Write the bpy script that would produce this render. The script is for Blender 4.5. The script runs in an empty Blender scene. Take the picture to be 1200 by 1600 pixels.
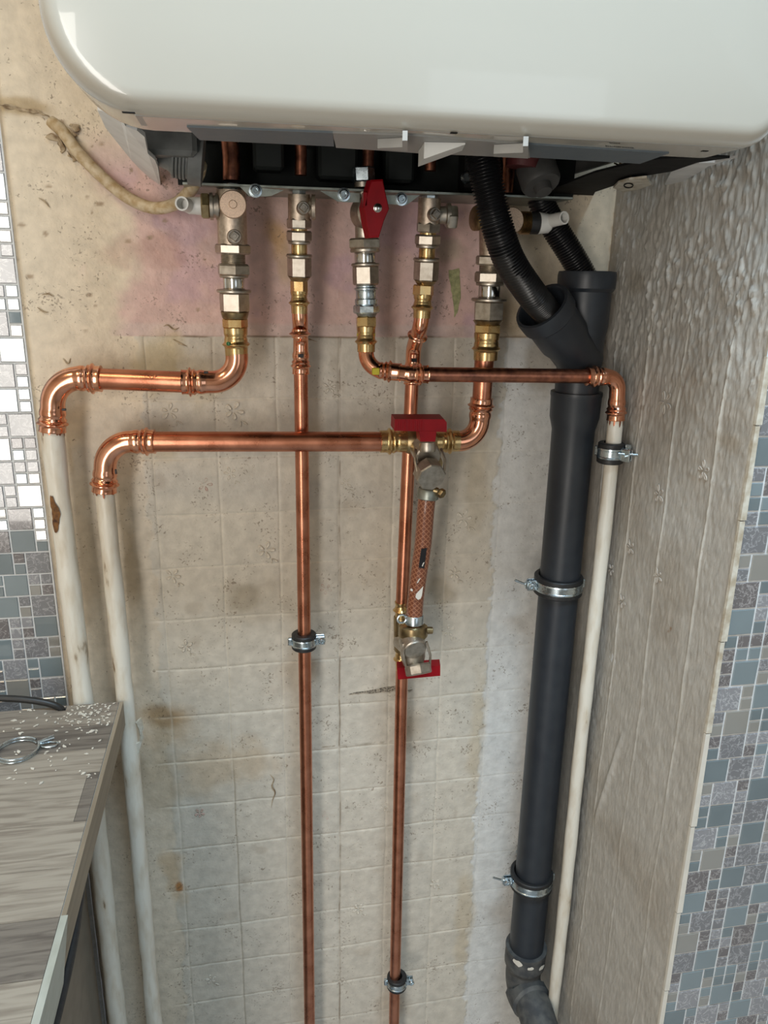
import bpy, math, random
import numpy as np
from mathutils import Vector, Matrix

random.seed(7)
rng = np.random.default_rng(11)
SC = bpy.context.scene
COL = SC.collection
H = 1.42                      # height of the lens above the floor
# ------------------------------------------------------------------ camera
F = 1194.0                    # focal length in pixels of a 1200 x 1600 frame
DIST = 0.90                   # lens to back wall


def _ray(x, y):
    return Vector(((x - 600.0) / F, (y - 800.0) / F, 1.0))


_dn = _ray(530.0, 4700.0).normalized()
_dp = _ray(370.0, 430.0)
_dp = (_dp - _dn * _dp.dot(_dn)).normalized()
_dx = _dn.cross(_dp)
if _dx.x < 0:
    _dx = -_dx
RW = Matrix((_dx, _dp, -_dn))           # rows: world axes in lens coordinates
CP = Vector((0, -DIST, H))
cam_d = bpy.data.cameras.new('camera')
cam_d.sensor_fit = 'VERTICAL'
cam_d.sensor_height = 36.0
cam_d.lens = F / 1600.0 * 36.0
cam_d.clip_start = 0.02
cam = bpy.data.objects.new('camera', cam_d)
COL.objects.link(cam)
_rot = Matrix((RW @ Vector((1, 0, 0)), RW @ Vector((0, -1, 0)), RW @ Vector((0, 0, -1)))).transposed()
cam.matrix_world = Matrix.Translation(CP) @ _rot.to_4x4()
SC.camera = cam
# ------------------------------------------------------------------ view, world, lights
SC.view_settings.view_transform = 'Standard'
SC.view_settings.look = 'None'
SC.view_settings.gamma = 1.0
SC.view_settings.use_curve_mapping = False
SC.view_settings.exposure = -0.22
world = bpy.data.worlds.new('world')
SC.world = world
world.use_nodes = True
world.node_tree.nodes['Background'].inputs[0].default_value = (0.75, 0.85, 1.0, 1)
world.node_tree.nodes['Background'].inputs[1].default_value = 0.3


def area_light(name, loc, target, sx, sy, power, color):
    ld = bpy.data.lights.new(name, 'AREA')
    ld.shape = 'RECTANGLE'
    ld.size, ld.size_y = sx, sy
    ld.energy = power
    ld.color = color
    o = bpy.data.objects.new(name, ld)
    COL.objects.link(o)
    o.location = loc
    d = Vector(target) - Vector(loc)
    o.rotation_euler = d.to_track_quat('-Z', 'Y').to_euler()
    return o


area_light('window_light', (-0.96, -2.44, 1.14), (-0.96, 0, 1.14), 0.46, 1.90, 33.0, (1.0, 0.945, 0.87))
area_light('window_light', (0.90, -2.44, 1.30), (0.90, 0, 1.30), 0.60, 1.1, 3.0, (0.84, 0.93, 1.0))
area_light('ceiling_light', (0.20, -0.90, 2.38), (0.20, -0.90, 0), 0.50, 0.22, 30.0, (0.62, 0.83, 1.0))
area_light('ceiling_light', (-0.80, -0.9, 2.38), (-0.80, -0.9, 0), 0.3, 0.3, 7.0, (1.0, 0.78, 0.50))


# ------------------------------------------------------------------ helpers
def at(x, y, Y):
    """point seen at (x, y) of the photograph on the plane Y = const"""
    r = RW @ _ray(x, y)
    return CP + r * ((Y - CP.y) / r.y)


def atx(x, y, X):
    r = RW @ _ray(x, y)
    return CP + r * ((X - CP.x) / r.x)


def atz(x, y, Z):
    r = RW @ _ray(x, y)
    return CP + r * ((Z - CP.z) / r.z)


def ppm(x, y, Y):
    return (at(x + 1, y, Y) - at(x, y, Y)).length


WLOC = {}


def tag(o, label=None, cat=None, group=None, kind=None):
    if label:
        o['label'] = label
    if cat:
        o['category'] = cat
    if group:
        o['group'] = group
    if kind:
        o['kind'] = kind
    return o


def thing(name, label, cat, loc, group=None):
    o = bpy.data.objects.new(name, None)
    COL.objects.link(o)
    o.empty_display_size = 0.02
    o.location = loc
    WLOC[o.name] = Vector(loc)
    return tag(o, label, cat, group)


def frame(ax):
    ax = Vector(ax).normalized()
    up = Vector((0, 0, 1)) if abs(ax.z) < 0.9 else Vector((0, -1, 0))
    u = up.cross(ax).normalized()
    v = ax.cross(u).normalized()
    return ax, u, v


class MB:
    def __init__(self):
        self.v = []
        self.f = []
        self.s = []

    def add(self, vs, fs, smooth=False):
        n = len(self.v)
        self.v += [tuple(p) for p in vs]
        self.f += [tuple(i + n for i in f) for f in fs]
        self.s += [smooth] * len(fs)
        return self

    def lathe(self, o, ax, prof, seg=20, smooth=True, phase=0.0, cap=True, u=None):
        """prof: list of (t along axis, radius)"""
        o = Vector(o)
        ax, uu, vv = frame(ax)
        if u is not None:
            uu = (Vector(u) - ax * ax.dot(Vector(u))).normalized()
            vv = ax.cross(uu).normalized()
        vs, fs = [], []
        for (t, r) in prof:
            for k in range(seg):
                a = 2 * math.pi * k / seg + phase
                vs.append(o + ax * t + (uu * math.cos(a) + vv * math.sin(a)) * r)
        m = len(prof)
        for i in range(m - 1):
            for k in range(seg):
                k2 = (k + 1) % seg
                fs.append((i * seg + k, i * seg + k2, (i + 1) * seg + k2, (i + 1) * seg + k))
        if cap:
            fs.append(tuple(range(seg))[::-1])
            fs.append(tuple((m - 1) * seg + k for k in range(seg)))
        return self.add(vs, fs, smooth)

    def ring(self, o, ax, ri, ro, h, seg=28, ch=0.0006):
        p = [(-h / 2, ri), (-h / 2, ro - ch), (-h / 2 + ch, ro), (h / 2 - ch, ro), (h / 2, ro - ch), (h / 2, ri), (-h / 2, ri)]
        return self.lathe(o, ax, p, seg, True, cap=False)

    def hexn(self, o, ax, r, h, phase=0.0, u=None, seg=6):
        ch = min(h * 0.16, r * 0.12)
        return self.lathe(o, ax, [(0, r * 0.9), (ch, r), (h - ch, r), (h, r * 0.9)], seg, False, phase, u=u)

    def tube(self, pts, r, seg=16, cap=True, smooth=True):
        pts = [Vector(p) for p in pts]
        n = len(pts)
        rr = list(r) if hasattr(r, '__len__') else [r] * n
        t0 = (pts[1] - pts[0]).normalized()
        _, u, v = frame(t0)
        vs, fs = [], []
        prev = t0
        for i in range(n):
            if i == 0:
                t = t0
            elif i == n - 1:
                t = (pts[i] - pts[i - 1]).normalized()
            else:
                t = (pts[i + 1] - pts[i - 1]).normalized()
            q = prev.rotation_difference(t)
            u = (q @ u)
            u = (u - t * u.dot(t)).normalized()
            v = t.cross(u).normalized()
            prev = t
            for k in range(seg):
                a = 2 * math.pi * k / seg
                vs.append(pts[i] + (u * math.cos(a) + v * math.sin(a)) * rr[i])
        for i in range(n - 1):
            for k in range(seg):
                k2 = (k + 1) % seg
                fs.append((i * seg + k, i * seg + k2, (i + 1) * seg + k2, (i + 1) * seg + k))
        if cap:
            fs.append(tuple(range(seg))[::-1])
            fs.append(tuple((n - 1) * seg + k for k in range(seg)))
        return self.add(vs, fs, smooth)

    def prism(self, poly, d, smooth=False):
        poly = [Vector(p) for p in poly]
        d = Vector(d)
        n = len(poly)
        nrm = Vector((0, 0, 0))
        for i in range(n):
            nrm += (poly[i] - poly[0]).cross(poly[(i + 1) % n] - poly[0])
        if nrm.dot(d) < 0:
            poly = poly[::-1]
        vs = poly + [p + d for p in poly]
        fs = [tuple(range(n))[::-1], tuple(range(n, 2 * n))]
        for i in range(n):
            j = (i + 1) % n
            fs.append((i, j, j + n, i + n))
        return self.add(vs, fs, smooth)

    def box(self, c, s, rot=None, ch=0.0):
        c = Vector(c)
        hx, hy, hz = s[0] / 2, s[1] / 2, s[2] / 2
        if ch <= 0:
            vs = [Vector((x, y, z)) for z in (-hz, hz) for (x, y) in ((-hx, -hy), (hx, -hy), (hx, hy), (-hx, hy))]
            fs = [(0, 3, 2, 1), (4, 5, 6, 7), (0, 1, 5, 4), (1, 2, 6, 5), (2, 3, 7, 6), (3, 0, 4, 7)]
        else:
            vs, fs = [], []
            lay = [(-hz, ch), (-hz + ch, 0), (hz - ch, 0), (hz, ch)]
            for z, i in lay:
                a, b = hx - i, hy - i
                e = ch if i == 0 else ch * 0.5
                for (x, y) in ((-a + e, -b), (a - e, -b), (a, -b + e), (a, b - e), (a - e, b), (-a + e, b), (-a, b - e), (-a, -b + e)):
                    vs.append(Vector((x, y, z)))
            for l in range(3):
                for k in range(8):
                    k2 = (k + 1) % 8
                    fs.append((l * 8 + k, l * 8 + k2, l * 8 + 8 + k2, l * 8 + 8 + k))
            fs.append(tuple(range(8))[::-1])
            fs.append(tuple(range(24, 32)))
        if rot is not None:
            vs = [rot @ p for p in vs]
        return self.add([p + c for p in vs], fs)

    def build(self, name, mat, parent=None, label=None, loc=None, angle=38):
        me = bpy.data.meshes.new(name)
        if parent is not None:
            base = WLOC[parent.name]
        elif loc is not None:
            base = Vector(loc)
        else:
            a = np.array(self.v)
            base = Vector(((a[:, 0].min() + a[:, 0].max()) / 2, (a[:, 1].min() + a[:, 1].max()) / 2, a[:, 2].min()))
        vs = [(p[0] - base.x, p[1] - base.y, p[2] - base.z) for p in self.v]
        me.from_pydata(vs, [], self.f)
        me.polygons.foreach_set('use_smooth', self.s)
        me.update()
        if any(self.s):
            me.set_sharp_from_angle(angle=math.radians(angle))
        if mat is not None:
            me.materials.append(mat)
        o = bpy.data.objects.new(name, me)
        COL.objects.link(o)
        if parent is not None:
            o.parent = parent
        else:
            o.location = base
        WLOC[o.name] = base
        if label:
            o['label'] = label
        return o


def fillet(pts, rad, step=0.0015):
    """polyline with rounded corners; rad: one radius per inner point"""
    pts = [Vector(p) for p in pts]
    if not hasattr(rad, '__len__'):
        rad = [rad] * (len(pts) - 2)
    out = [pts[0]]
    for i in range(1, len(pts) - 1):
        a, b, c = pts[i - 1], pts[i], pts[i + 1]
        d1, d2 = (a - b).normalized(), (c - b).normalized()
        ang = d1.angle(d2)
        t = rad[i - 1] / math.tan(ang / 2)
        t = min(t, (a - b).length * 0.98, (c - b).length * 0.98)
        r = t * math.tan(ang / 2)
        cen = b + (d1 + d2).normalized() * (r / math.sin(ang / 2))
        p1, p2 = b + d1 * t, b + d2 * t
        n = max(6, int((math.pi - ang) * r / step))
        v1, v2 = p1 - cen, p2 - cen
        tot = v1.angle(v2)
        for k in range(n + 1):
            s = k / n
            out.append(cen + (v1 * math.sin((1 - s) * tot) + v2 * math.sin(s * tot)) / math.sin(tot))
    out.append(pts[-1])
    return out


def resample(pts, step):
    pts = [Vector(p) for p in pts]
    L = [0.0]
    for i in range(1, len(pts)):
        L.append(L[-1] + (pts[i] - pts[i - 1]).length)
    n = max(2, int(L[-1] / step))
    out, j = [], 0
    for k in range(n + 1):
        s = L[-1] * k / n
        while j < len(pts) - 2 and L[j + 1] < s:
            j += 1
        d = L[j + 1] - L[j]
        out.append(pts[j].lerp(pts[j + 1], 0 if d == 0 else (s - L[j]) / d))
    return out, L[-1]


def spline(pts, n=12):
    """Catmull-Rom through the points"""
    p = [Vector(q) for q in pts]
    p = [p[0] * 2 - p[1]] + p + [p[-1] * 2 - p[-2]]
    out = []
    for i in range(1, len(p) - 2):
        for k in range(n):
            t = k / n
            a, b, c, d = p[i - 1], p[i], p[i + 1], p[i + 2]
            out.append(0.5 * (2 * b + (c - a) * t + (2 * a - 5 * b + 4 * c - d) * t * t + (3 * b - a - 3 * c + d) * t ** 3))
    out.append(p[-2])
    return out


def press_fitting(pts, rt, ends=(True, True), sleeve=0.021, bead_at=0.0085, bead=0.0030, step=0.0009, seg=24):
    q, L = resample(pts, step)
    rr = []
    for i in range(len(q)):
        s = L * i / (len(q) - 1)
        r = rt + 0.0007
        for e, d in ((ends[0], s), (ends[1], L - s)):
            if e and d < sleeve + 0.004:
                k = min(1.0, max(0.0, (sleeve + 0.004 - d) / 0.004))
                r = max(r, rt + 0.0007 + 0.0010 * k)
                r += bead * math.exp(-((d - bead_at) / 0.0014) ** 2)
                r += 0.0011 * math.exp(-((d - bead_at - 0.0042) / 0.0010) ** 2)
                r -= 0.0009 * math.exp(-((d - bead_at - 0.0072) / 0.0013) ** 2)
                r += 0.0005 * math.exp(-(d / 0.0009) ** 2)
        rr.append(r)
    m = MB()
    m.tube(q, rr, seg)
    return m


# ------------------------------------------------------------------ materials
def newmat(name):
    m = bpy.data.materials.new(name)
    m.use_nodes = True
    nt = m.node_tree
    return m, nt, nt.nodes['Principled BSDF']


def N(nt, t, **kw):
    n = nt.nodes.new(t)
    for k, v in kw.items():
        setattr(n, k, v)
    return n


def simple(name, col, rough=0.5, metal=0.0, var=0.08, scale=60.0, bump=0.0, bscale=300.0, coat=0.0, col2=None, rvar=0.1, stretch=None, spec=0.5):
    """principled material with procedural colour and gloss variation"""
    m, nt, b = newmat(name)
    tc = N(nt, 'ShaderNodeNewGeometry')
    src = tc.outputs['Position']
    if stretch:
        mp = N(nt, 'ShaderNodeMapping')
        mp.inputs['Scale'].default_value = stretch
        nt.links.new(src, mp.inputs[0])
        src = mp.outputs[0]
    nz = N(nt, 'ShaderNodeTexNoise')
    nz.inputs['Scale'].default_value = scale
    nz.inputs['Detail'].default_value = 6
    nt.links.new(src, nz.inputs['Vector'])
    rp = N(nt, 'ShaderNodeValToRGB')
    c2 = col2 if col2 else tuple(c * (1 - var * 3) for c in col)
    rp.color_ramp.elements[0].position = 0.34
    rp.color_ramp.elements[1].position = 0.62
    rp.color_ramp.elements[0].color = (*c2, 1)
    rp.color_ramp.elements[1].color = (*col, 1)
    nt.links.new(nz.outputs['Fac'], rp.inputs[0])
    nt.links.new(rp.outputs[0], b.inputs['Base Color'])
    mr = N(nt, 'ShaderNodeMapRange')
    mr.inputs['To Min'].default_value = max(0.02, rough - rvar)
    mr.inputs['To Max'].default_value = min(1.0, rough + rvar)
    nt.links.new(nz.outputs['Fac'], mr.inputs['Value'])
    nt.links.new(mr.outputs[0], b.inputs['Roughness'])
    b.inputs['Metallic'].default_value = metal
    b.inputs['Coat Weight'].default_value = coat
    b.inputs['Coat IOR'].default_value = 1.75 if coat >= 1.0 else 1.5
    b.inputs['Specular IOR Level'].default_value = spec
    if bump > 0:
        n2 = N(nt, 'ShaderNodeTexNoise')
        n2.inputs['Scale'].default_value = bscale
        n2.inputs['Detail'].default_value = 4
        nt.links.new(src, n2.inputs['Vector'])
        bp = N(nt, 'ShaderNodeBump')
        bp.inputs['Strength'].default_value = bump
        bp.inputs['Distance'].default_value = 0.001
        nt.links.new(n2.outputs['Fac'], bp.inputs['Height'])
        nt.links.new(bp.outputs[0], b.inputs['Normal'])
    return m


M = {}
M['copper'] = simple('copper', (0.64, 0.275, 0.17), 0.29, 1.0, scale=45, col2=(0.47, 0.175, 0.10), rvar=0.10, bump=0.05, bscale=500)
M['copper_bright'] = simple('copper_bright', (0.84, 0.43, 0.28), 0.19, 1.0, scale=60, col2=(0.78, 0.34, 0.20), rvar=0.08)
M['copper_dull'] = simple('copper_dull', (0.50, 0.20, 0.12), 0.34, 1.0, scale=110, col2=(0.24, 0.10, 0.07), rvar=0.1, bump=0.1, bscale=700)
M['brass'] = simple('brass', (0.66, 0.49, 0.24), 0.28, 1.0, scale=90, col2=(0.62, 0.40, 0.17), rvar=0.08)
M['old_brass'] = simple('old_brass', (0.42, 0.32, 0.17), 0.36, 1.0, scale=120, col2=(0.25, 0.18, 0.10))
M['nickel'] = simple('nickel', (0.54, 0.49, 0.42), 0.40, 1.0, scale=160, col2=(0.40, 0.35, 0.29), rvar=0.08)
M['cast_nickel'] = simple('cast_nickel', (0.62, 0.52, 0.42), 0.44, 1.0, scale=300, col2=(0.46, 0.37, 0.29), rvar=0.08, bump=0.25, bscale=1500)
M['disc'] = simple('disc_brass', (0.74, 0.56, 0.42), 0.46, 0.85, scale=900, col2=(0.55, 0.40, 0.30), bump=0.2, bscale=1600)
M['steel_tube'] = simple('steel_tube', (0.70, 0.69, 0.66), 0.16, 1.0, scale=80, col2=(0.6, 0.58, 0.54), rvar=0.05)
M['zinc'] = simple('zinc', (0.62, 0.70, 0.74), 0.27, 1.0, scale=150, col2=(0.45, 0.52, 0.56))
M['rail'] = simple('rail_zinc', (0.36, 0.38, 0.34), 0.42, 0.9, scale=120, col2=(0.25, 0.27, 0.24))
M['red'] = simple('red_plastic', (0.27, 0.003, 0.008), 0.42, 0, scale=60, col2=(0.22, 0.002, 0.006), spec=0.25)
M['rubber'] = simple('black_rubber', (0.013, 0.013, 0.014), 0.5, 0, scale=200, col2=(0.02, 0.02, 0.02), bump=0.1)
M['hose_black'] = simple('black_hose_plastic', (0.009, 0.009, 0.010), 0.33, 0, scale=100)
M['pvc'] = simple('anthracite_pvc', (0.024, 0.029, 0.036), 0.42, 0, scale=50, col2=(0.018, 0.022, 0.029), bump=0.05, bscale=900)
M['pvc_old'] = simple('dusty_pvc', (0.045, 0.048, 0.052), 0.6, 0, scale=70, col2=(0.10, 0.10, 0.095), bump=0.15, bscale=400)
M['enamel'] = simple('white_enamel', (0.455, 0.425, 0.365), 0.22, 0, var=0.005, scale=8, coat=0.5, rvar=0.03)
M['boiler_grey'] = simple('boiler_grey', (0.30, 0.295, 0.28), 0.45, 0, var=0.03, scale=60)
M['lip'] = simple('lip_grey', (0.40, 0.39, 0.365), 0.4, 0, var=0.05, scale=50)
M['tray'] = simple('tray_plastic', (0.125, 0.15, 0.17), 0.5, 0, var=0.03, scale=80)
M['inner_panel'] = simple('inner_panel', (0.72, 0.72, 0.71), 0.42, 0, var=0.05, scale=40)
M['dark'] = simple('dark_interior', (0.010, 0.010, 0.010), 0.7, 0, scale=60, spec=0.15)
M['dark_metal'] = simple('dark_metal', (0.022, 0.025, 0.024), 0.55, 0.2, scale=60, spec=0.2)
M['gland'] = simple('grey_gland', (0.15, 0.155, 0.15), 0.5, 0, scale=100)
M['white_plastic'] = simple('white_plastic', (0.72, 0.71, 0.67), 0.4, 0, var=0.02, scale=60)
M['cable'] = simple('old_cable', (0.60, 0.50, 0.35), 0.5, 0, scale=120, col2=(0.40, 0.28, 0.14), bump=0.15)
M['torn'] = simple('torn_paper', (0.50, 0.40, 0.27), 0.9, 0, scale=150, col2=(0.20, 0.13, 0.07), bump=0.4)
M['old_wall'] = simple('old_green_paint', (0.38, 0.37, 0.19), 0.9, 0, scale=250, col2=(0.24, 0.25, 0.12), bump=0.4)
M['gouge'] = simple('gouge_plaster', (0.42, 0.37, 0.29), 0.95, 0, scale=420, col2=(0.07, 0.06, 0.05), bump=0.8, bscale=500)
M['black_cable'] = simple('black_cable', (0.02, 0.019, 0.018), 0.45, 0, scale=90)
M['ink'] = simple('black_ink', (0.01, 0.01, 0.012), 0.5)
M['green_dot'] = simple('green_dot', (0.0, 0.13, 0.03), 0.4)
M['yellow'] = simple('yellow_mark', (0.62, 0.52, 0.03), 0.5)
M['paint_blob'] = simple('white_paint_blob', (0.72, 0.68, 0.60), 0.4, 0, var=0.03)
M['grout'] = simple('grout', (0.70, 0.71, 0.71), 0.7, 0, var=0.05, scale=150)
M['trim'] = simple('trim_paint', (0.66, 0.62, 0.53), 0.5, 0, scale=110, col2=(0.45, 0.38, 0.28), bump=0.4, bscale=120)
M['edge_strip'] = simple('edge_veneer', (0.30, 0.24, 0.17), 0.5, 0, scale=60, col2=(0.21, 0.165, 0.115), stretch=(1, 0.12, 3))
M['edge_pale'] = simple('edge_pale', (0.44, 0.44, 0.38), 0.5, 0, scale=60, col2=(0.36, 0.36, 0.30), stretch=(1, 0.5, 2))
M['chip'] = simple('paint_chip', (0.72, 0.66, 0.56), 0.7)
M['room'] = simple('room_paint', (0.42, 0.37, 0.30), 0.8, 0, var=0.02, scale=3)
M['floor'] = simple('floor_vinyl', (0.42, 0.42, 0.42), 0.5, 0, var=0.08, scale=6)
M['frame_white'] = simple('window_white', (0.8, 0.8, 0.8), 0.4, 0, var=0.02)
M['cabinet'] = simple('cabinet_panel', (0.30, 0.26, 0.21), 0.7, 0, var=0.05, scale=50)
M['carcass'] = simple('cabinet_carcass', (0.45, 0.42, 0.38), 0.6, 0, var=0.05, scale=30)
M['flower'] = simple('embossed_flower', (0.66, 0.61, 0.52), 0.55, 0, scale=300, col2=(0.58, 0.52, 0.43))
M['flower_pink'] = simple('pink_flower', (0.56, 0.40, 0.34), 0.6, 0, scale=300, col2=(0.48, 0.36, 0.29))
M['flower_grey'] = simple('painted_flower', (0.50, 0.45, 0.39), 0.45, 0, scale=200, col2=(0.40, 0.36, 0.31))


def painted_pipe_mat():
    m, nt, b = newmat('painted_pipe')
    g = N(nt, 'ShaderNodeNewGeometry')
    mp = N(nt, 'ShaderNodeMapping')
    mp.inputs['Scale'].default_value = (1, 1, 0.25)
    nt.links.new(g.outputs['Position'], mp.inputs[0])
    n1 = N(nt, 'ShaderNodeTexNoise')
    n1.inputs['Scale'].default_value = 90
    n1.inputs['Detail'].default_value = 8
    nt.links.new(mp.outputs[0], n1.inputs['Vector'])
    r1 = N(nt, 'ShaderNodeValToRGB')
    e = r1.color_ramp.elements
    e[0].position, e[0].color = 0.27, (0.24, 0.16, 0.09, 1)
    e[1].position, e[1].color = 0.56, (0.74, 0.70, 0.61, 1)
    x = e.new(0.35)
    x.color = (0.63, 0.56, 0.45, 1)
    nt.links.new(n1.outputs['Fac'], r1.inputs[0])
    nt.links.new(r1.outputs[0], b.inputs['Base Color'])
    b.inputs['Roughness'].default_value = 0.38
    bp = N(nt, 'ShaderNodeBump')
    bp.inputs['Strength'].default_value = 0.35
    bp.inputs['Distance'].default_value = 0.001
    n2 = N(nt, 'ShaderNodeTexNoise')
    n2.inputs['Scale'].default_value = 140
    nt.links.new(mp.outputs[0], n2.inputs['Vector'])
    nt.links.new(n2.outputs['Fac'], bp.inputs['Height'])
    nt.links.new(bp.outputs[0], b.inputs['Normal'])
    return m


M['painted_pipe'] = painted_pipe_mat()


def rust_mat():
    return simple('rust_patch', (0.22, 0.10, 0.03), 0.85, 0, scale=160, col2=(0.05, 0.02, 0.01), bump=0.6, bscale=300)


M['rust'] = rust_mat()


def hose_mat():
    """brown reinforced hose: crossed braid lines along the hose's own UV"""
    m, nt, b = newmat('braided_hose')
    uv = N(nt, 'ShaderNodeUVMap')
    sp = N(nt, 'ShaderNodeSeparateXYZ')
    nt.links.new(uv.outputs[0], sp.inputs[0])
    outs = []
    for sg in (1, -1):
        mm = N(nt, 'ShaderNodeMath', operation='MULTIPLY_ADD')
        mm.inputs[1].default_value = 10.0 * sg
        nt.links.new(sp.outputs[0], mm.inputs[0])
        nt.links.new(sp.outputs[1], mm.inputs[2])
        fr = N(nt, 'ShaderNodeMath', operation='FRACT')
        nt.links.new(mm.outputs[0], fr.inputs[0])
        a = N(nt, 'ShaderNodeMath', operation='SUBTRACT')
        a.inputs[1].default_value = 0.5
        nt.links.new(fr.outputs[0], a.inputs[0])
        ab = N(nt, 'ShaderNodeMath', operation='ABSOLUTE')
        nt.links.new(a.outputs[0], ab.inputs[0])
        lt = N(nt, 'ShaderNodeMath', operation='LESS_THAN')
        lt.inputs[1].default_value = 0.12
        nt.links.new(ab.outputs[0], lt.inputs[0])
        outs.append(lt.outputs[0])
    mx = N(nt, 'ShaderNodeMath', operation='MAXIMUM')
    nt.links.new(outs[0], mx.inputs[0])
    nt.links.new(outs[1], mx.inputs[1])
    mix = N(nt, 'ShaderNodeMix', data_type='RGBA')
    mix.inputs[6].default_value = (0.17, 0.05, 0.022, 1)
    mix.inputs[7].default_value = (0.33, 0.14, 0.075, 1)
    nt.links.new(mx.outputs[0], mix.inputs[0])
    nt.links.new(mix.outputs[2], b.inputs['Base Color'])
    b.inputs['Roughness'].default_value = 0.35
    b.inputs['Coat Weight'].default_value = 0.3
    return m


M['hose'] = hose_mat()


def marble(name, c1, c2):
    m, nt, b = newmat(name)
    g = N(nt, 'ShaderNodeNewGeometry')
    n1 = N(nt, 'ShaderNodeTexNoise')
    n1.inputs['Scale'].default_value = 105
    n1.inputs['Detail'].default_value = 5
    n1.inputs['Distortion'].default_value = 1.2
    nt.links.new(g.outputs['Position'], n1.inputs['Vector'])
    r = N(nt, 'ShaderNodeValToRGB')
    e = r.color_ramp.elements
    e[0].position, e[0].color = 0.465, (*c1, 1)
    e[1].position, e[1].color = 0.56, (*c1, 1)
    k = e.new(0.50)
    k.color = (*c2, 1)
    k2 = e.new(0.53)
    k2.color = tuple(a * 1.15 for a in c1) + (1,)
    nt.links.new(n1.outputs['Fac'], r.inputs[0])
    nt.links.new(r.outputs[0], b.inputs['Base Color'])
    b.inputs['Roughness'].default_value = 0.16
    b.inputs['Coat Weight'].default_value = 0.5
    b.inputs['Coat IOR'].default_value = 1.6
    return m


M['marble_a'] = marble('marble_grey', (0.20, 0.20, 0.21), (0.40, 0.40, 0.41))
M['marble_b'] = marble('marble_pale', (0.28, 0.28, 0.295), (0.48, 0.48, 0.49))
M['marble_c'] = marble('marble_brown', (0.165, 0.15, 0.15), (0.38, 0.36, 0.355))
M['glass_a'] = simple('glass_tile_grey', (0.22, 0.27, 0.29), 0.06, 0, var=0.02, scale=30, rvar=0.02, coat=1.0)
M['glass_b'] = simple('glass_tile_teal', (0.175, 0.215, 0.23), 0.06, 0, var=0.03, scale=30, rvar=0.02, coat=1.0)
M['glass_c'] = simple('glass_tile_beige', (0.30, 0.29, 0.265), 0.08, 0, var=0.02, scale=30, rvar=0.02, coat=1.0)


def wall_mat(name, speck=1.0, streak=(1, 1, 1), bump=0.35, rough=0.5, bscale=260.0, dist=0.0012, spec_scale=300.0):
    """paint and paper from the mesh's own colour attribute, with grime specks and fine relief"""
    m, nt, b = newmat(name)
    g = N(nt, 'ShaderNodeNewGeometry')
    ca = N(nt, 'ShaderNodeVertexColor', layer_name='Col')
    n1 = N(nt, 'ShaderNodeTexNoise')
    n1.inputs['Scale'].default_value = spec_scale
    n1.inputs['Detail'].default_value = 3
    n1.inputs['Distortion'].default_value = 0.8
    nt.links.new(g.outputs['Position'], n1.inputs['Vector'])
    n2 = N(nt, 'ShaderNodeTexNoise')
    n2.inputs['Scale'].default_value = 22
    n2.inputs['Detail'].default_value = 4
    nt.links.new(g.outputs['Position'], n2.inputs['Vector'])
    ad = N(nt, 'ShaderNodeMath', operation='MULTIPLY_ADD')
    ad.inputs[1].default_value = 0.55
    nt.links.new(n2.outputs['Fac'], ad.inputs[0])
    nt.links.new(n1.outputs['Fac'], ad.inputs[2])
    r = N(nt, 'ShaderNodeMapRange')
    r.inputs['From Min'].default_value = 0.93
    r.inputs['From Max'].default_value = 1.0
    r.inputs['To Max'].default_value = 0.62 * speck
    nt.links.new(ad.outputs[0], r.inputs['Value'])
    mix = N(nt, 'ShaderNodeMix', data_type='RGBA')
    nt.links.new(r.outputs[0], mix.inputs[0])
    nt.links.new(ca.outputs['Color'], mix.inputs[6])
    mix.inputs[7].default_value = (0.14, 0.09, 0.05, 1)
    n4 = N(nt, 'ShaderNodeTexNoise')
    n4.inputs['Scale'].default_value = 70
    n4.inputs['Detail'].default_value = 6
    nt.links.new(g.outputs['Position'], n4.inputs['Vector'])
    mr = N(nt, 'ShaderNodeMapRange')
    mr.inputs['From Min'].default_value = 0.3
    mr.inputs['From Max'].default_value = 0.7
    mr.inputs['To Min'].default_value = 0.86
    mr.inputs['To Max'].default_value = 1.08
    nt.links.new(n4.outputs['Fac'], mr.inputs['Value'])
    mul = N(nt, 'ShaderNodeMix', data_type='RGBA', blend_type='MULTIPLY')
    mul.inputs[0].default_value = 1.0
    nt.links.new(mix.outputs[2], mul.inputs[6])
    nt.links.new(mr.outputs[0], mul.inputs[7])
    nt.links.new(mul.outputs[2], b.inputs['Base Color'])
    b.inputs['Roughness'].default_value = rough
    mp = N(nt, 'ShaderNodeMapping')
    mp.inputs['Scale'].default_value = streak
    nt.links.new(g.outputs['Position'], mp.inputs[0])
    n3 = N(nt, 'ShaderNodeTexNoise')
    n3.inputs['Scale'].default_value = bscale
    n3.inputs['Detail'].default_value = 5
    nt.links.new(mp.outputs[0], n3.inputs['Vector'])
    bp = N(nt, 'ShaderNodeBump')
    bp.inputs['Strength'].default_value = bump
    bp.inputs['Distance'].default_value = dist
    nt.links.new(n3.outputs['Fac'], bp.inputs['Height'])
    nt.links.new(bp.outputs[0], b.inputs['Normal'])
    return m


M['wall_back'] = wall_mat('old_wall_paint_and_paper', 1.0, bump=0.4, rough=0.45)
M['wall_right'] = wall_mat('painted_textured_paper', 0.25, streak=(1, 1.0, 0.3), bump=0.55, rough=0.45, bscale=260, dist=0.0016)


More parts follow.
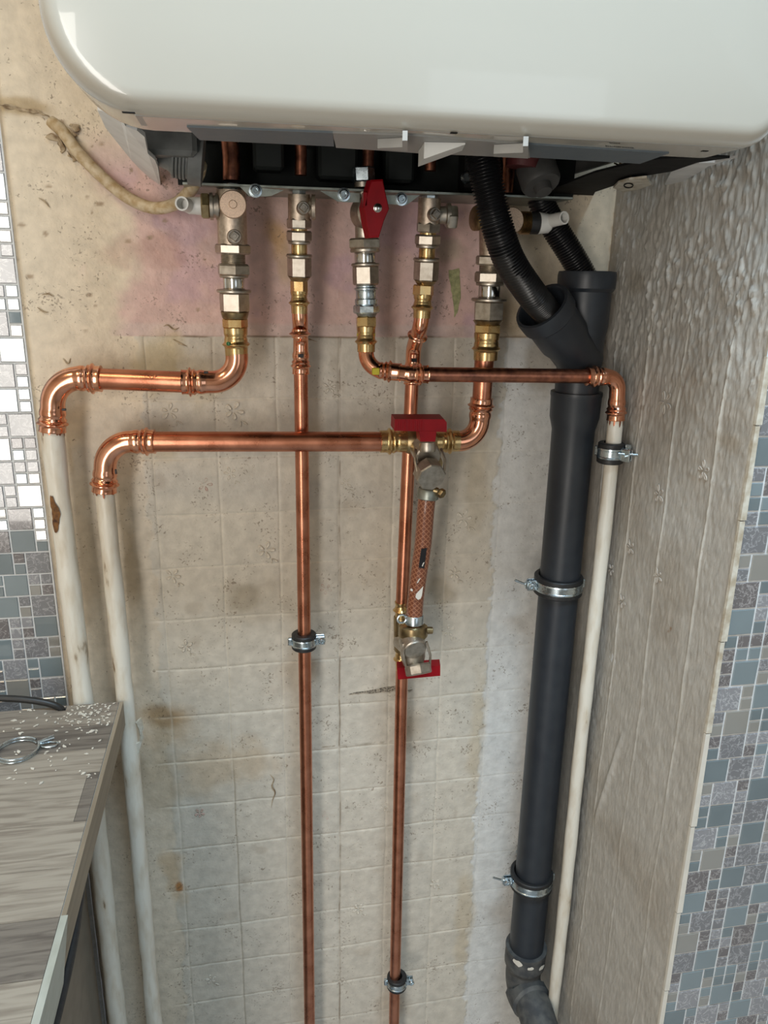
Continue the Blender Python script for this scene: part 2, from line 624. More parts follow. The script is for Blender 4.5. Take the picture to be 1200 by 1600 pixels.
def stave_mat(name, c1, c2):
    m, nt, b = newmat(name)
    g = N(nt, 'ShaderNodeNewGeometry')
    mp = N(nt, 'ShaderNodeMapping')
    mp.inputs['Scale'].default_value = (0.09, 1.0, 1.0)
    nt.links.new(g.outputs['Position'], mp.inputs[0])
    w = N(nt, 'ShaderNodeTexNoise')
    w.inputs['Scale'].default_value = 170
    w.inputs['Detail'].default_value = 7
    w.inputs['Distortion'].default_value = 0.9
    nt.links.new(mp.outputs[0], w.inputs['Vector'])
    r = N(nt, 'ShaderNodeValToRGB')
    e = r.color_ramp.elements
    e[0].position, e[0].color = 0.36, (*c2, 1)
    e[1].position, e[1].color = 0.58, (*c1, 1)
    nt.links.new(w.outputs['Fac'], r.inputs[0])
    nt.links.new(r.outputs[0], b.inputs['Base Color'])
    b.inputs['Roughness'].default_value = 0.5
    return m


M['stave_a'] = stave_mat('stave_light', (0.345, 0.295, 0.235), (0.22, 0.18, 0.14))
M['stave_b'] = stave_mat('stave_mid', (0.29, 0.245, 0.195), (0.18, 0.145, 0.115))
M['stave_c'] = stave_mat('stave_dark', (0.19, 0.16, 0.13), (0.105, 0.085, 0.07))


# ------------------------------------------------------------------ numpy noise
def vnoise(x, z, sc, seed):
    r = np.random.default_rng(seed)
    G = 64
    t = r.random((G, G))
    u, v = x * sc, z * sc
    i, j = np.floor(u).astype(int), np.floor(v).astype(int)
    fu, fv = u - i, v - j
    fu, fv = fu * fu * (3 - 2 * fu), fv * fv * (3 - 2 * fv)
    i0, j0, i1, j1 = i % G, j % G, (i + 1) % G, (j + 1) % G
    return (t[i0, j0] * (1 - fu) + t[i1, j0] * fu) * (1 - fv) + (t[i0, j1] * (1 - fu) + t[i1, j1] * fu) * fv


def fbm(x, z, sc, seed, oct=4):
    s, a, tot = 0, 1.0, 0
    for k in range(oct):
        s = s + a * vnoise(x, z, sc * 2 ** k, seed + k)
        tot += a
        a *= 0.55
    return s / tot


def smooth(a, b, x):
    t = np.clip((x - a) / (b - a), 0, 1)
    return t * t * (3 - 2 * t)


def grid_mesh(name, P, colr, mat, loc):
    """P: (n, m, 3) array of points relative to loc, colr the same shape: one mesh with colours"""
    n, m = P.shape[:2]
    me = bpy.data.meshes.new(name)
    idx = np.arange(n * m).reshape(n, m)
    q = np.stack([idx[:-1, :-1], idx[1:, :-1], idx[1:, 1:], idx[:-1, 1:]], -1).reshape(-1, 4)
    me.vertices.add(n * m)
    me.vertices.foreach_set('co', P.reshape(-1).astype(np.float32))
    me.loops.add(q.size)
    me.loops.foreach_set('vertex_index', q.reshape(-1).astype(np.int32))
    me.polygons.add(len(q))
    me.polygons.foreach_set('loop_start', np.arange(0, q.size, 4, dtype=np.int32))
    me.polygons.foreach_set('loop_total', np.full(len(q), 4, dtype=np.int32))
    me.polygons.foreach_set('use_smooth', np.ones(len(q), dtype=bool))
    me.update(calc_edges=True)
    ca = me.color_attributes.new('Col', 'FLOAT_COLOR', 'POINT')
    c4 = np.ones((n * m, 4), dtype=np.float32)
    c4[:, :3] = colr.reshape(-1, 3)
    ca.data.foreach_set('color', c4.reshape(-1))
    me.materials.append(mat)
    o = bpy.data.objects.new(name, me)
    COL.objects.link(o)
    o.location = loc
    WLOC[o.name] = Vector(loc)
    return o


# ------------------------------------------------------------------ setting: room shell
XR = 0.4403                  # right return wall
XL = -0.229                  # where the painted wall stops and the left mosaic starts
YP = -0.31                   # front face of the right pier


def slab(name, lo, hi, mat):
    m = MB()
    lo, hi = Vector(lo), Vector(hi)
    m.box((lo + hi) / 2, hi - lo)
    o = m.build(name, mat, loc=(lo + hi) / 2)
    tag(o, kind='structure')
    return o


slab('floor', (-1.7, -2.6, -0.06), (1.7, 0.10, 0.0), M['floor'])
slab('ceiling', (-1.7, -2.6, 2.42), (1.7, 0.10, 2.48), M['room'])
slab('wall_left', (-1.76, -2.6, 0), (-1.7, 0.10, 2.42), M['room'])
slab('wall_far_right', (1.7, -2.6, 0), (1.76, 0.10, 2.42), M['room'])


def wall_with_openings():
    m = MB()
    y0, y1 = -2.6, -2.5
    xs = [-1.7, -1.38, -0.58, 0.56, 1.24, 1.7]
    m.box(((xs[0] + xs[1]) / 2, -2.55, 1.21), (xs[1] - xs[0], 0.1, 2.42))
    m.box(((xs[2] + xs[3]) / 2, -2.55, 1.21), (xs[3] - xs[2], 0.1, 2.42))
    m.box(((xs[4] + xs[5]) / 2, -2.55, 1.21), (xs[5] - xs[4], 0.1, 2.42))
    for a, b, zs in ((xs[1], xs[2], 0.14), (xs[3], xs[4], 0.72)):
        m.box(((a + b) / 2, -2.55, zs / 2), (b - a, 0.1, zs))
        m.box(((a + b) / 2, -2.55, 2.27), (b - a, 0.1, 0.30))
    o = m.build('wall_rear', M['room'], loc=(0, -2.55, 0))
    tag(o, kind='structure')
    for k, (a, b, zs) in enumerate(((xs[1], xs[2], 0.14), (xs[3], xs[4], 0.72))):
        w = MB()
        for (x0, x1, z0, z1) in ((a, a + 0.04, zs, 2.12), (b - 0.04, b, zs, 2.12), (a + 0.04, b - 0.04, zs, zs + 0.04), (a + 0.04, b - 0.04, 2.08, 2.12)):
            w.box(((x0 + x1) / 2, -2.55, (z0 + z1) / 2), (x1 - x0, 0.06, z1 - z0))
        wo = w.build('window_%d' % (k + 1), M['frame_white'], loc=((a + b) / 2, -2.55, zs))
        tag(wo, kind='structure')


wall_with_openings()


# ---------------------------------------------------------------- back wall
def axis_lines(lo, hi, step, extra=(), outer=()):
    a = list(np.arange(lo, hi, step)) + [hi]
    for e in extra:
        a += [e - 0.0019, e - 0.0008, e, e + 0.0008, e + 0.0019]
    a += list(outer)
    a = np.unique(np.round(np.array(a), 5))
    keep = [a[0]]
    for v in a[1:]:
        if v - keep[-1] > 0.0005:
            keep.append(v)
    return np.array(keep)


JX = [-0.1036, -0.0299, 0.0403, 0.1140, 0.1813, 0.2529, 0.3207]
JZ = [-0.137 - 0.0685 * k for k in range(15)]
LAP = -0.066


def build_wall_back():
    xs = axis_lines(XL, XR, 0.0020, JX)
    zs = axis_lines(-1.16, 0.30, 0.0020, JZ + [LAP], outer=(-H, -1.3, 0.45, 0.7, 1.0))
    X, Z = np.meshgrid(xs, zs, indexing='ij')
    warp = (fbm(X, Z, 14, 3) - 0.5)
    Xw = X + warp * 0.004
    Zw = Z + (fbm(X, Z, 14, 9) - 0.5) * 0.004
    nA, nB, nC = fbm(X, Z, 18, 21), fbm(X, Z, 45, 31), fbm(X, Z, 150, 41, 3)
    cream = np.array([0.72, 0.62, 0.475])
    paper = np.array([0.60, 0.55, 0.465])
    pink = np.array([0.63, 0.405, 0.375])
    white = np.array([0.66, 0.65, 0.62])
    C = np.ones(X.shape + (3,)) * cream

    def mixc(col, f):
        f = f[..., None]
        C[:] = C * (1 - f) + np.array(col) * f

    below = smooth(LAP + 0.0007, LAP - 0.0007, Z)
    jag = 0.3165 + (nB - 0.5) * 0.014 + (nC - 0.5) * 0.010
    left = -0.112 + (nB - 0.5) * 0.02
    sheet = smooth(left - 0.002, left + 0.002, X) * smooth(jag + 0.0012, jag - 0.0012, X) * below
    mixc((0.60, 0.53, 0.44), smooth(-0.14, -0.22, Z) * 0.5)            # greyer paint between the old pipes
    mixc(white, smooth(0.305, 0.312, X) * below)
    mixc(paper, sheet)
    pk = smooth(-0.150, -0.115, X + (nA - 0.5) * 0.09) * smooth(0.318, 0.29, X + (nA - 0.5) * 0.05)
    pk *= smooth(LAP - 0.0005, LAP + 0.0005, Z) * smooth(0.16, 0.09, Z + (nA - 0.5) * 0.05)
    mixc(pink, pk * (0.72 + 0.3 * nA))
    mixc((0.55, 0.36, 0.42), pk * smooth(0.55, 0.7, nA) * 0.5)
    mixc((0.62, 0.50, 0.45), pk * smooth(LAP + 0.016, LAP + 0.012, Z) * 0.6)   # pale lip of the cut layer

    def blot(px, py, rx, ry, col, k, seed=0, rough=1.0):
        p = at(px, py, 0)
        d = np.sqrt(((X - p.x) / rx) ** 2 + ((Z - (p.z - H)) / ry) ** 2)
        d = d + (fbm(X, Z, 30, 60 + seed) - 0.5) * rough
        mixc(col, smooth(1.0, 0.35, d) * k)

    brown, ochre, yel = (0.25, 0.15, 0.07), (0.50, 0.33, 0.16), (0.56, 0.44, 0.22)
    blot(260, 1120, 0.030, 0.020, brown, 0.75, 1)
    blot(262, 1135, 0.050, 0.045, ochre, 0.45, 2)
    blot(330, 1195, 0.10, 0.055, ochre, 0.38, 3)
    blot(250, 1230, 0.04, 0.10, (0.42, 0.33, 0.22), 0.5, 4)
    blot(272, 1375, 0.020, 0.05, ochre, 0.5, 5, 1.6)
    blot(280, 1385, 0.006, 0.010, (0.40, 0.17, 0.04), 0.9, 6)
    blot(380, 935, 0.026, 0.020, (0.22, 0.18, 0.12), 0.62, 7)
    blot(400, 940, 0.06, 0.05, (0.44, 0.37, 0.27), 0.4, 8)
    blot(245, 560, 0.035, 0.05, yel, 0.6, 9)
    blot(300, 590, 0.05, 0.04, yel, 0.35, 10)
    blot(250, 690, 0.03, 0.03, yel, 0.35, 11)
    blot(432, 375, 0.020, 0.025, (0.56, 0.32, 0.10), 0.7, 12)
    blot(445, 420, 0.015, 0.03, (0.55, 0.36, 0.16), 0.5, 13)
    blot(800, 500, 0.03, 0.035, (0.30, 0.21, 0.12), 0.65, 14)
    blot(700, 390, 0.022, 0.018, (0.36, 0.33, 0.22), 0.5, 15)
    blot(685, 920, 0.03, 0.035, (0.30, 0.22, 0.12), 0.45, 16)
    blot(720, 700, 0.05, 0.09, (0.46, 0.38, 0.27), 0.35, 17)
    blot(745, 760, 0.02, 0.10, (0.44, 0.35, 0.22), 0.4, 18)
    blot(745, 1150, 0.02, 0.12, (0.50, 0.40, 0.26), 0.45, 19)
    blot(725, 1450, 0.02, 0.12, (0.50, 0.40, 0.26), 0.5, 20)
    blot(125, 860, 0.03, 0.12, (0.42, 0.32, 0.21), 0.45, 21)  # shadow of the outer old pipe, painted into the wall colour
    blot(205, 860, 0.012, 0.10, (0.36, 0.28, 0.18), 0.55, 22, 1.4)  # narrow shadow right of the inner pipe, painted in too
    blot(200, 1180, 0.03, 0.08, (0.40, 0.31, 0.21), 0.5, 23)
    blot(15, 165, 0.05, 0.010, (0.42, 0.30, 0.15), 0.8, 24)
    blot(120, 205, 0.004, 0.004, brown, 0.9, 25)
    blot(230, 390, 0.05, 0.02, (0.42, 0.22, 0.17), 0.4, 26, 1.8)
    blot(850, 570, 0.03, 0.06, (0.40, 0.33, 0.24), 0.55, 27)  # shadow left of the waste pipe, painted as a brown tone
    blot(880, 1000, 0.018, 0.5, (0.40, 0.31, 0.22), 0.45, 28)  # shaded strip between waste pipe and corner, painted into the wall
    for k in range(46):
        blot(rng.uniform(230, 760), rng.uniform(540, 1590), rng.uniform(0.004, 0.02), rng.uniform(0.004, 0.02),
             (0.40, 0.33, 0.25), rng.uniform(0.15, 0.4), 100 + k, 1.6)
    for k in range(24):
        blot(rng.uniform(20, 330), rng.uniform(180, 560), rng.uniform(0.002, 0.006), rng.uniform(0.0015, 0.003),
             (0.30, 0.20, 0.11), 0.8, 200 + k, 1.5)

    # relief: laps, embossed tile joints, brush marks
    Hh = (fbm(X, Z, 8, 71, 3) - 0.5) * 0.004 + (nB - 0.5) * 0.0010 + (nC - 0.5) * 0.0005
    Hh = Hh + smooth(LAP - 0.0008, LAP + 0.0008, Z) * 0.0014 * smooth(-0.13, -0.10, X)
    Hh = Hh + sheet * 0.0008
    gr = np.zeros_like(X)
    for i, jx in enumerate(JX):
        wd = 0.0013 if i != 3 else 0.0016
        gr = np.maximum(gr, np.exp(-((Xw - jx) / wd) ** 2) * (1.0 if i == 3 else 0.75))
    for jz in JZ:
        gr = np.maximum(gr, np.exp(-((Zw - jz + 0.0) / 0.0013) ** 2) * 0.75)
    zone = smooth(-0.135, -0.11, X) * below
    zone = zone * np.where(X > 0.316, 0.35, 1.0)
    Hh = Hh - gr * 0.0011 * zone
    mixc((0.70, 0.64, 0.53), gr * zone * 0.45)
    seam = np.exp(-((Xw - 0.1150) / 0.0011) ** 2) * below
    mixc((0.22, 0.17, 0.12), seam * (0.35 + 0.6 * smooth(0.4, 0.6, nB)))
    seam2 = np.exp(-((Xw + 0.0285) / 0.0009) ** 2) * smooth(-0.60, -0.66, Z)
    mixc((0.25, 0.2, 0.14), seam2 * 0.6)
    crk = np.exp(-((Zw - LAP) / 0.0011) ** 2) * smooth(-0.12, -0.10, X) * smooth(0.36, 0.33, X)
    mixc((0.24, 0.17, 0.11), crk * smooth(0.35, 0.6, nB))
    # the sheet's torn horizontal cut low down
    cut = np.exp(-((Zw + 0.612 + (nB - 0.5) * 0.006) / 0.0011) ** 2) * smooth(0.05, 0.09, X) * smooth(0.20, 0.17, X)
    mixc((0.30, 0.24, 0.17), cut * smooth(0.4, 0.55, nC))
    edge = smooth(XL + 0.008, XL, X)
    Hh = Hh - edge ** 2 * 0.0095 + (nB - 0.5) * 0.002 * edge
    mixc((0.42, 0.35, 0.25), edge * 0.55)
    corner = smooth(XR - 0.012, XR, X)
    Hh = Hh * (1 - corner)
    P = np.stack([X, -Hh, Z], -1)
    return grid_mesh('wall_back', P, C, M['wall_back'], (0, 0, H))


wall_back = build_wall_back()
tag(wall_back, kind='structure')


def build_wall_right():
    ys = axis_lines(YP, 0.0, 0.0017, [-0.040, -0.115, -0.187, -0.262])
    zs = axis_lines(-1.12, 0.30, 0.0026, outer=(-H, -1.3, 0.45, 0.7, 1.0))
    Yv, Z = np.meshgrid(ys, zs, indexing='ij')
    wob = (fbm(Yv, Z, 10, 5) - 0.5) * 0.006
    st = fbm(Yv * 3.0, Z * 1.25, 75, 7, 4)
    st2 = fbm(Yv * 2.2, Z * 0.9, 190, 17, 3)
    big = fbm(Yv, Z, 9, 27, 3)
    rough_zone = smooth(-0.25, 0.02, Z)
    wy = Yv + (fbm(Yv, Z, 40, 57, 3) - 0.5) * 0.012
    rg = fbm(wy * 2.4, Z * 1.0, 105, 77, 4)
    patch = smooth(0.35, 0.65, fbm(Yv, Z, 16, 87, 3))
    Hh = smooth(0.48, 0.80, rg) * (0.0004 + 0.0026 * rough_zone * (0.35 + 0.65 * patch)) + (st - 0.5) * (0.0008 + 0.0012 * rough_zone) + (st2 - 0.5) * (0.0007 + 0.0012 * rough_zone) + (big - 0.5) * 0.004
    ln = np.zeros_like(Yv)
    for y in (-0.040, -0.115, -0.187, -0.262):
        ln = np.maximum(ln, np.exp(-((Yv + wob - y) / 0.0013) ** 2))
    ln *= smooth(0.0, -0.06, Z) * (0.5 + 0.5 * smooth(-0.6, -0.4, Z))
    Hh += ln * 0.0013
    # loose paper: a long blister near the bottom
    Hh += np.exp(-((Yv + 0.135 + (Z + 0.62) * 0.25) / 0.004) ** 2) * smooth(-0.70, -0.66, Z) * smooth(-0.50, -0.56, Z) * 0.003
    C = np.ones(Yv.shape + (3,)) * np.array([0.50, 0.475, 0.43])

    def mixc(col, f):
        f = f[..., None]
        C[:] = C * (1 - f) + np.array(col) * f
    mixc((0.36, 0.31, 0.25), smooth(0.45, 0.75, big) * 0.5)
    mixc((0.54, 0.50, 0.43), ln * 0.6)
    mixc((0.30, 0.25, 0.19), smooth(-0.035, 0.0, Yv) * 0.5)  # shade in the back corner, painted into the paper's colour
    mixc((0.09, 0.085, 0.075), smooth(-0.095, -0.075, Yv + (st - 0.5) * 0.03) * smooth(-0.40, -0.55, Z) * 0.55)  # dark shadow low down beside the slim pipe, painted into the colour
    for (px, py, rx, rz, col, k) in ((975, 690, 0.02, 0.05, (0.22, 0.17, 0.12), 0.5), (1003, 637, 0.008, 0.006, (0.2, 0.14, 0.09), 0.6),
                                     (1049, 983, 0.003, 0.0025, (0.20, 0.09, 0.02), 0.9), (1046, 985, 0.0025, 0.002, (0.20, 0.09, 0.02), 0.8),
                                     (1140, 690, 0.03, 0.012, (0.32, 0.26, 0.19), 0.5), (995, 440, 0.03, 0.02, (0.34, 0.29, 0.22), 0.5)):
        p = atx(px, py, XR)
        d = np.sqrt(((Yv - p.y) / rx) ** 2 + ((Z - (p.z - H)) / rz) ** 2) + (fbm(Yv, Z, 60, 3) - 0.5) * 0.7
        mixc(col, smooth(1, 0.4, d) * k)
    ed = smooth(YP + 0.006, YP, Yv)
    mixc((0.60, 0.54, 0.43), ed)
    Hh = Hh * (1 - smooth(-0.01, 0, Yv)) * (1 - ed)
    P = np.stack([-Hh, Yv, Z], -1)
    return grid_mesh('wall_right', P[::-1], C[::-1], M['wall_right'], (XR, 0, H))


wall_right = build_wall_right()
tag(wall_right, kind='structure')
wall_left_mosaic = slab('wall_back_left', (-1.7, 0.010, 0), (XL - 0.0005, 0.10, 2.42), M['grout'])
wall_front = slab('wall_front_right', (XR + 0.0016, YP + 0.0016, 0), (1.7, 0.10, 2.42), M['grout'])


# paint strips along the pier's outer corner
def trims():
    brk = [(1215, 560), (1189, 668), (1158, 815), (1135, 1010), (1099, 1142), (1074, 1285), (1048, 1412), (1028, 1530), (1005, 1690)]
    zs = [atx(x, y, XR).z for x, y in brk]
    for i in range(len(zs) - 1):
        m = MB()
        z1, z0 = zs[i], zs[i + 1] + 0.0012
        w0 = random.uniform(0.0030, 0.0042)
        w1 = w0 + 0.0016
        pl = [(XR - 0.0012, z0), (XR + w1, z0), (XR + w0, z1), (XR - 0.0012, z1)]
        m.prism([(x, YP + 0.0012, z) for x, z in pl], (0, -0.0034, 0))
        o = m.build('trim_%d' % (i + 1), M['trim'] if i < 4 else M['paint_blob'], loc=(XR, YP, z0))
        tag(o, kind='structure')


trims()

# ---------------------------------------------------------------- mosaics: every tile an object
UNIT = 0.0138
GR = 0.00095
TILE = {}


def tile_mesh(w, h, mat, var):
    key = (round(w, 4), round(h, 4), mat, var)
    if key in TILE:
        return TILE[key]
    a, b = w / 2 - GR, h / 2 - GR
    c = 0.0006
    d = 0.0012
    vs = [(-a, 0, -b), (a, 0, -b), (a, 0, b), (-a, 0, b), (-a, -d + c, -b), (a, -d + c, -b), (a, -d + c, b), (-a, -d + c, b),
          (-a + c, -d, -b + c), (a - c, -d, -b + c), (a - c, -d, b - c), (-a + c, -d, b - c)]
    fs = []
    for l in (0, 4):
        for k in range(4):
            k2 = (k + 1) % 4
            fs.append((l + k, l + k2, l + 4 + k2, l + 4 + k))
    fs.append((8, 9, 10, 11))
    me = bpy.data.meshes.new('tile')
    me.from_pydata(vs, [], fs)
    me.update()
    me.materials.append(M[mat])
    TILE[key] = me
    return me


def mosaic(parent, x_edge, direction, z_top, z_bot, y, width, seed, keep):
    r = random.Random(seed)
    z = z_top
    base = WLOC[parent.name]
    cnt = 0
    row = 0
    while z > z_bot:
        x = 0.0
        kind = 'B' if row % 3 == 0 else ('s' if row % 3 == 1 else r.choice('Bs'))
        big_mat = row % 2
        while x < width:
            items = []
            if kind == 'B':
                items.append((2, 2, 0, 0))
                step = 2
            else:
                items += [(1, 1, 0, 0), (1, 1, 0, 1)]
                step = 1
            for (w, h, ox, oz) in items:
                xc = x_edge + direction * (x + w * UNIT / 2)
                zc = z - oz * UNIT - h * UNIT / 2
                if not keep(xc, zc):
                    continue
                if w == 2:
                    mt = r.choice(['glass_a', 'glass_b', 'glass_a', 'glass_c']) if big_mat % 2 else r.choice(['marble_a', 'marble_b', 'marble_a', 'marble_c'])
                    big_mat += 1
                else:
                    mt = r.choice(['marble_a', 'marble_c', 'marble_b', 'glass_a', 'glass_b', 'glass_c'])
                o = bpy.data.objects.new('tile', tile_mesh(w * UNIT, h * UNIT, mt, 0))
                COL.objects.link(o)
                o.parent = parent
                o.location = Vector((xc, y, zc)) - base
                o.rotation_euler = (r.gauss(0, 0.012), r.gauss(0, 0.006), r.gauss(0, 0.012))
                cnt += 1
            x += step * UNIT
            if kind == 'B':
                kind = 's' if r.random() < 0.82 else 'B'
            else:
                kind = 'B' if r.random() < 0.62 else 's'
                if r.random() < 0.0:
                    kind = 's'
        z -= 2 * UNIT
        row += 1
    return cnt


n1 = mosaic(wall_left_mosaic, XL - 0.0015, -1, H + 0.18, H - 0.53, 0.0100, 0.092, 5,
            lambda x, z: x > -0.318 and x > -0.262 - (H + 0.15 - z) * 0.11)


def _keep_right(x, z):
    # visible from the photograph's place, with a margin of a few tiles
    q = RW.transposed() @ (Vector((x, YP, z)) - CP)
    px = 600 + F * q.x / q.z
    py = 800 + F * q.y / q.z
    return px < 1255 and py < 1650


n2 = mosaic(wall_front, XR + 0.0052, 1, H - 0.045, H - 0.90, YP + 0.0016, 0.17, 9, _keep_right)
print('tiles', n1, n2)


# ---------------------------------------------------------------- embossed flowers on the papers
def flower(parent, c, ux, uz, n, size, mat, petals=5, rot=0.0, leaf=True, name='embossed_flower'):
    m = MB()
    ux, uz, n = Vector(ux), Vector(uz), Vector(n)
    c = Vector(c)

    def petal(a, l0, l1, w):
        d = ux * math.cos(a) + uz * math.sin(a)
        e = ux * -math.sin(a) + uz * math.cos(a)
        ringp = []
        for k in range(10):
            t = 2 * math.pi * k / 10
            rr = (l0 + l1) / 2 + (l1 - l0) / 2 * math.cos(t)
            ww = w * math.sin(t) * (0.7 + 0.35 * math.cos(t))
            ringp.append(c + d * rr + e * ww)
        mid = c + d * (l0 + l1) / 2
        inner = [mid + (p - mid) * 0.72 for p in ringp]
        inn2 = [mid + (p - mid) * 0.5 for p in ringp]
        vs = [p + n * 0.0002 for p in ringp] + [p + n * 0.0010 for p in inner] + [p + n * 0.0005 for p in inn2] + [mid + n * 0.0005]
        fs = []
        for l in (0, 10):
            for k in range(10):
                k2 = (k + 1) % 10
                fs.append((l + k, l + k2, l + 10 + k2, l + 10 + k))
        for k in range(10):
            fs.append((20 + k, 20 + (k + 1) % 10, 30))
        m.add(vs, fs, True)
    for k in range(petals):
        petal(rot + 2 * math.pi * k / petals + random.uniform(-.12, .12), size * 0.16, size * random.uniform(0.85, 1.05), size * 0.27)
    if leaf:
        cc = c
        c = c + ux * size * 0.6 - uz * size * 0.9
        petal(-0.6, 0, size * 0.8, size * 0.14)
        petal(-1.6, 0, size * 0.6, size * 0.12)
        c = cc
    return m.build(name, mat, parent)


for (px, py, s, pk) in ((265, 643, .0115, 0), (365, 642, .0125, 0), (320, 757, .010, 1), (360, 740, .009, 0), (415, 860, .012, 0), (270, 900, .010, 0),
                        (500, 770, .010, 0), (555, 897, .012, 0), (509, 920, .009, 1), (725, 810, .0125, 0), (710, 896, .010, 0), (515, 605, .009, 0),
                        (312, 1270, .008, 1), (511, 1272, .009, 1), (700, 985, .010, 0), (600, 1260, .008, 0), (540, 755, .008, 0), (290, 1010, .009, 0),
                        (430, 1090, .009, 0), (560, 1420, .010, 0), (660, 1240, .010, 0), (390, 1440, .010, 0), (330, 1530, .009, 0), (680, 1380, .009, 0)):
    flower(wall_back, at(px, py, -0.0006), (1, 0, 0), (0, 0, 1), (0, -1, 0), s, M['flower_pink' if pk else 'flower'], rot=random.random() * 6, leaf=not pk)
for (px, py, s) in ((1040, 628, .014), (1030, 772, .011), (1100, 735, .011), (985, 855, .010), (955, 890, .008), (1028, 900, .009), (972, 940, .010)):
    flower(wall_right, atx(px, py, XR - 0.0008), (0, -1, 0), (0, 0, 1), (-1, 0, 0), s, M['flower_grey'], rot=random.random() * 6, leaf=False)


# scrap of old green paint, gouge, torn paper round the cable
def jag_poly(pts, Y, amp=0.0006, sub=4):
    out = []
    n = len(pts)
    for i in range(n):
        a, b = at(*pts[i], Y), at(*pts[(i + 1) % n], Y)
        for k in range(sub):
            p = a.lerp(b, k / sub)
            out.append(p + Vector((random.uniform(-amp, amp), 0, random.uniform(-amp, amp))))
    return out


m = MB()
m.prism(jag_poly([(700, 422), (717, 419), (719, 440), (720, 465), (714, 490), (709, 496), (708, 470), (704, 448)], -0.0012), (0, -0.0012, 0))
m.build('paint_patch', M['old_wall'], wall_back)
m = MB()
m.prism(jag_poly([(545, 1084), (590, 1075), (622, 1070), (622, 1079), (590, 1082)], -0.0016, 0.0008), (0, -0.0012, 0))
m.prism(jag_poly([(636, 1078), (644, 1077), (640, 1080)], -0.0016, 0.0004), (0, -0.001, 0))
m.build('gouge', M['gouge'], wall_back)
m = MB()
for pl, d in (([(80, 188), (102, 196), (120, 212), (112, 218), (96, 204)], .004), ([(72, 215), (82, 208), (94, 216), (104, 232), (97, 241), (93, 232), (90, 222)], .003),
              ([(108, 196), (122, 194), (126, 204), (116, 206)], .002), ([(104, 236), (120, 242), (124, 254), (116, 252), (108, 244)], .003),
              ([(0, 164), (10, 162), (34, 168), (62, 174), (80, 184), (60, 178), (30, 172), (8, 169)], .0015)):
    ps = jag_poly(pl, -0.0015, 0.001, 3)
    m.prism([p + Vector((0, random.uniform(-.0015, .0015), 0)) for p in ps], (0, -d, 0))
m.build('torn_paper', M['torn'], wall_back)
m = MB()
for pts in (((422, 1210), (428, 1218), (425, 1228), (430, 1238), (426, 1250), (424, 1262)), ((60, 309), (70, 315), (78, 325)), ((65, 461), (75, 459), (84, 464)),
            ((58, 480), (68, 487), (76, 488)), ((98, 560), (106, 568), (110, 560)), ((255, 510), (262, 508), (272, 515), (280, 512)), ((485, 532), (478, 528), (495, 534)), ((270, 530), (282, 537), (292, 541))):
    pp = spline([at(x, y, -0.0016) for x, y in pts], 5)
    m.tube(pp, [0.0007 * (0.3 + math.sin(math.pi * i / (len(pp) - 1))) for i in range(len(pp))], 6)
tag(m.build('cracks', M['torn'], wall_back), kind='stuff')


# ================================================================== boiler
XB0, XB1 = -0.110, 0.391        # outer sides of the front cover
YF = -0.360
ZB = H + 0.0945                 # lower edge of the front
ZT = H + 0.80


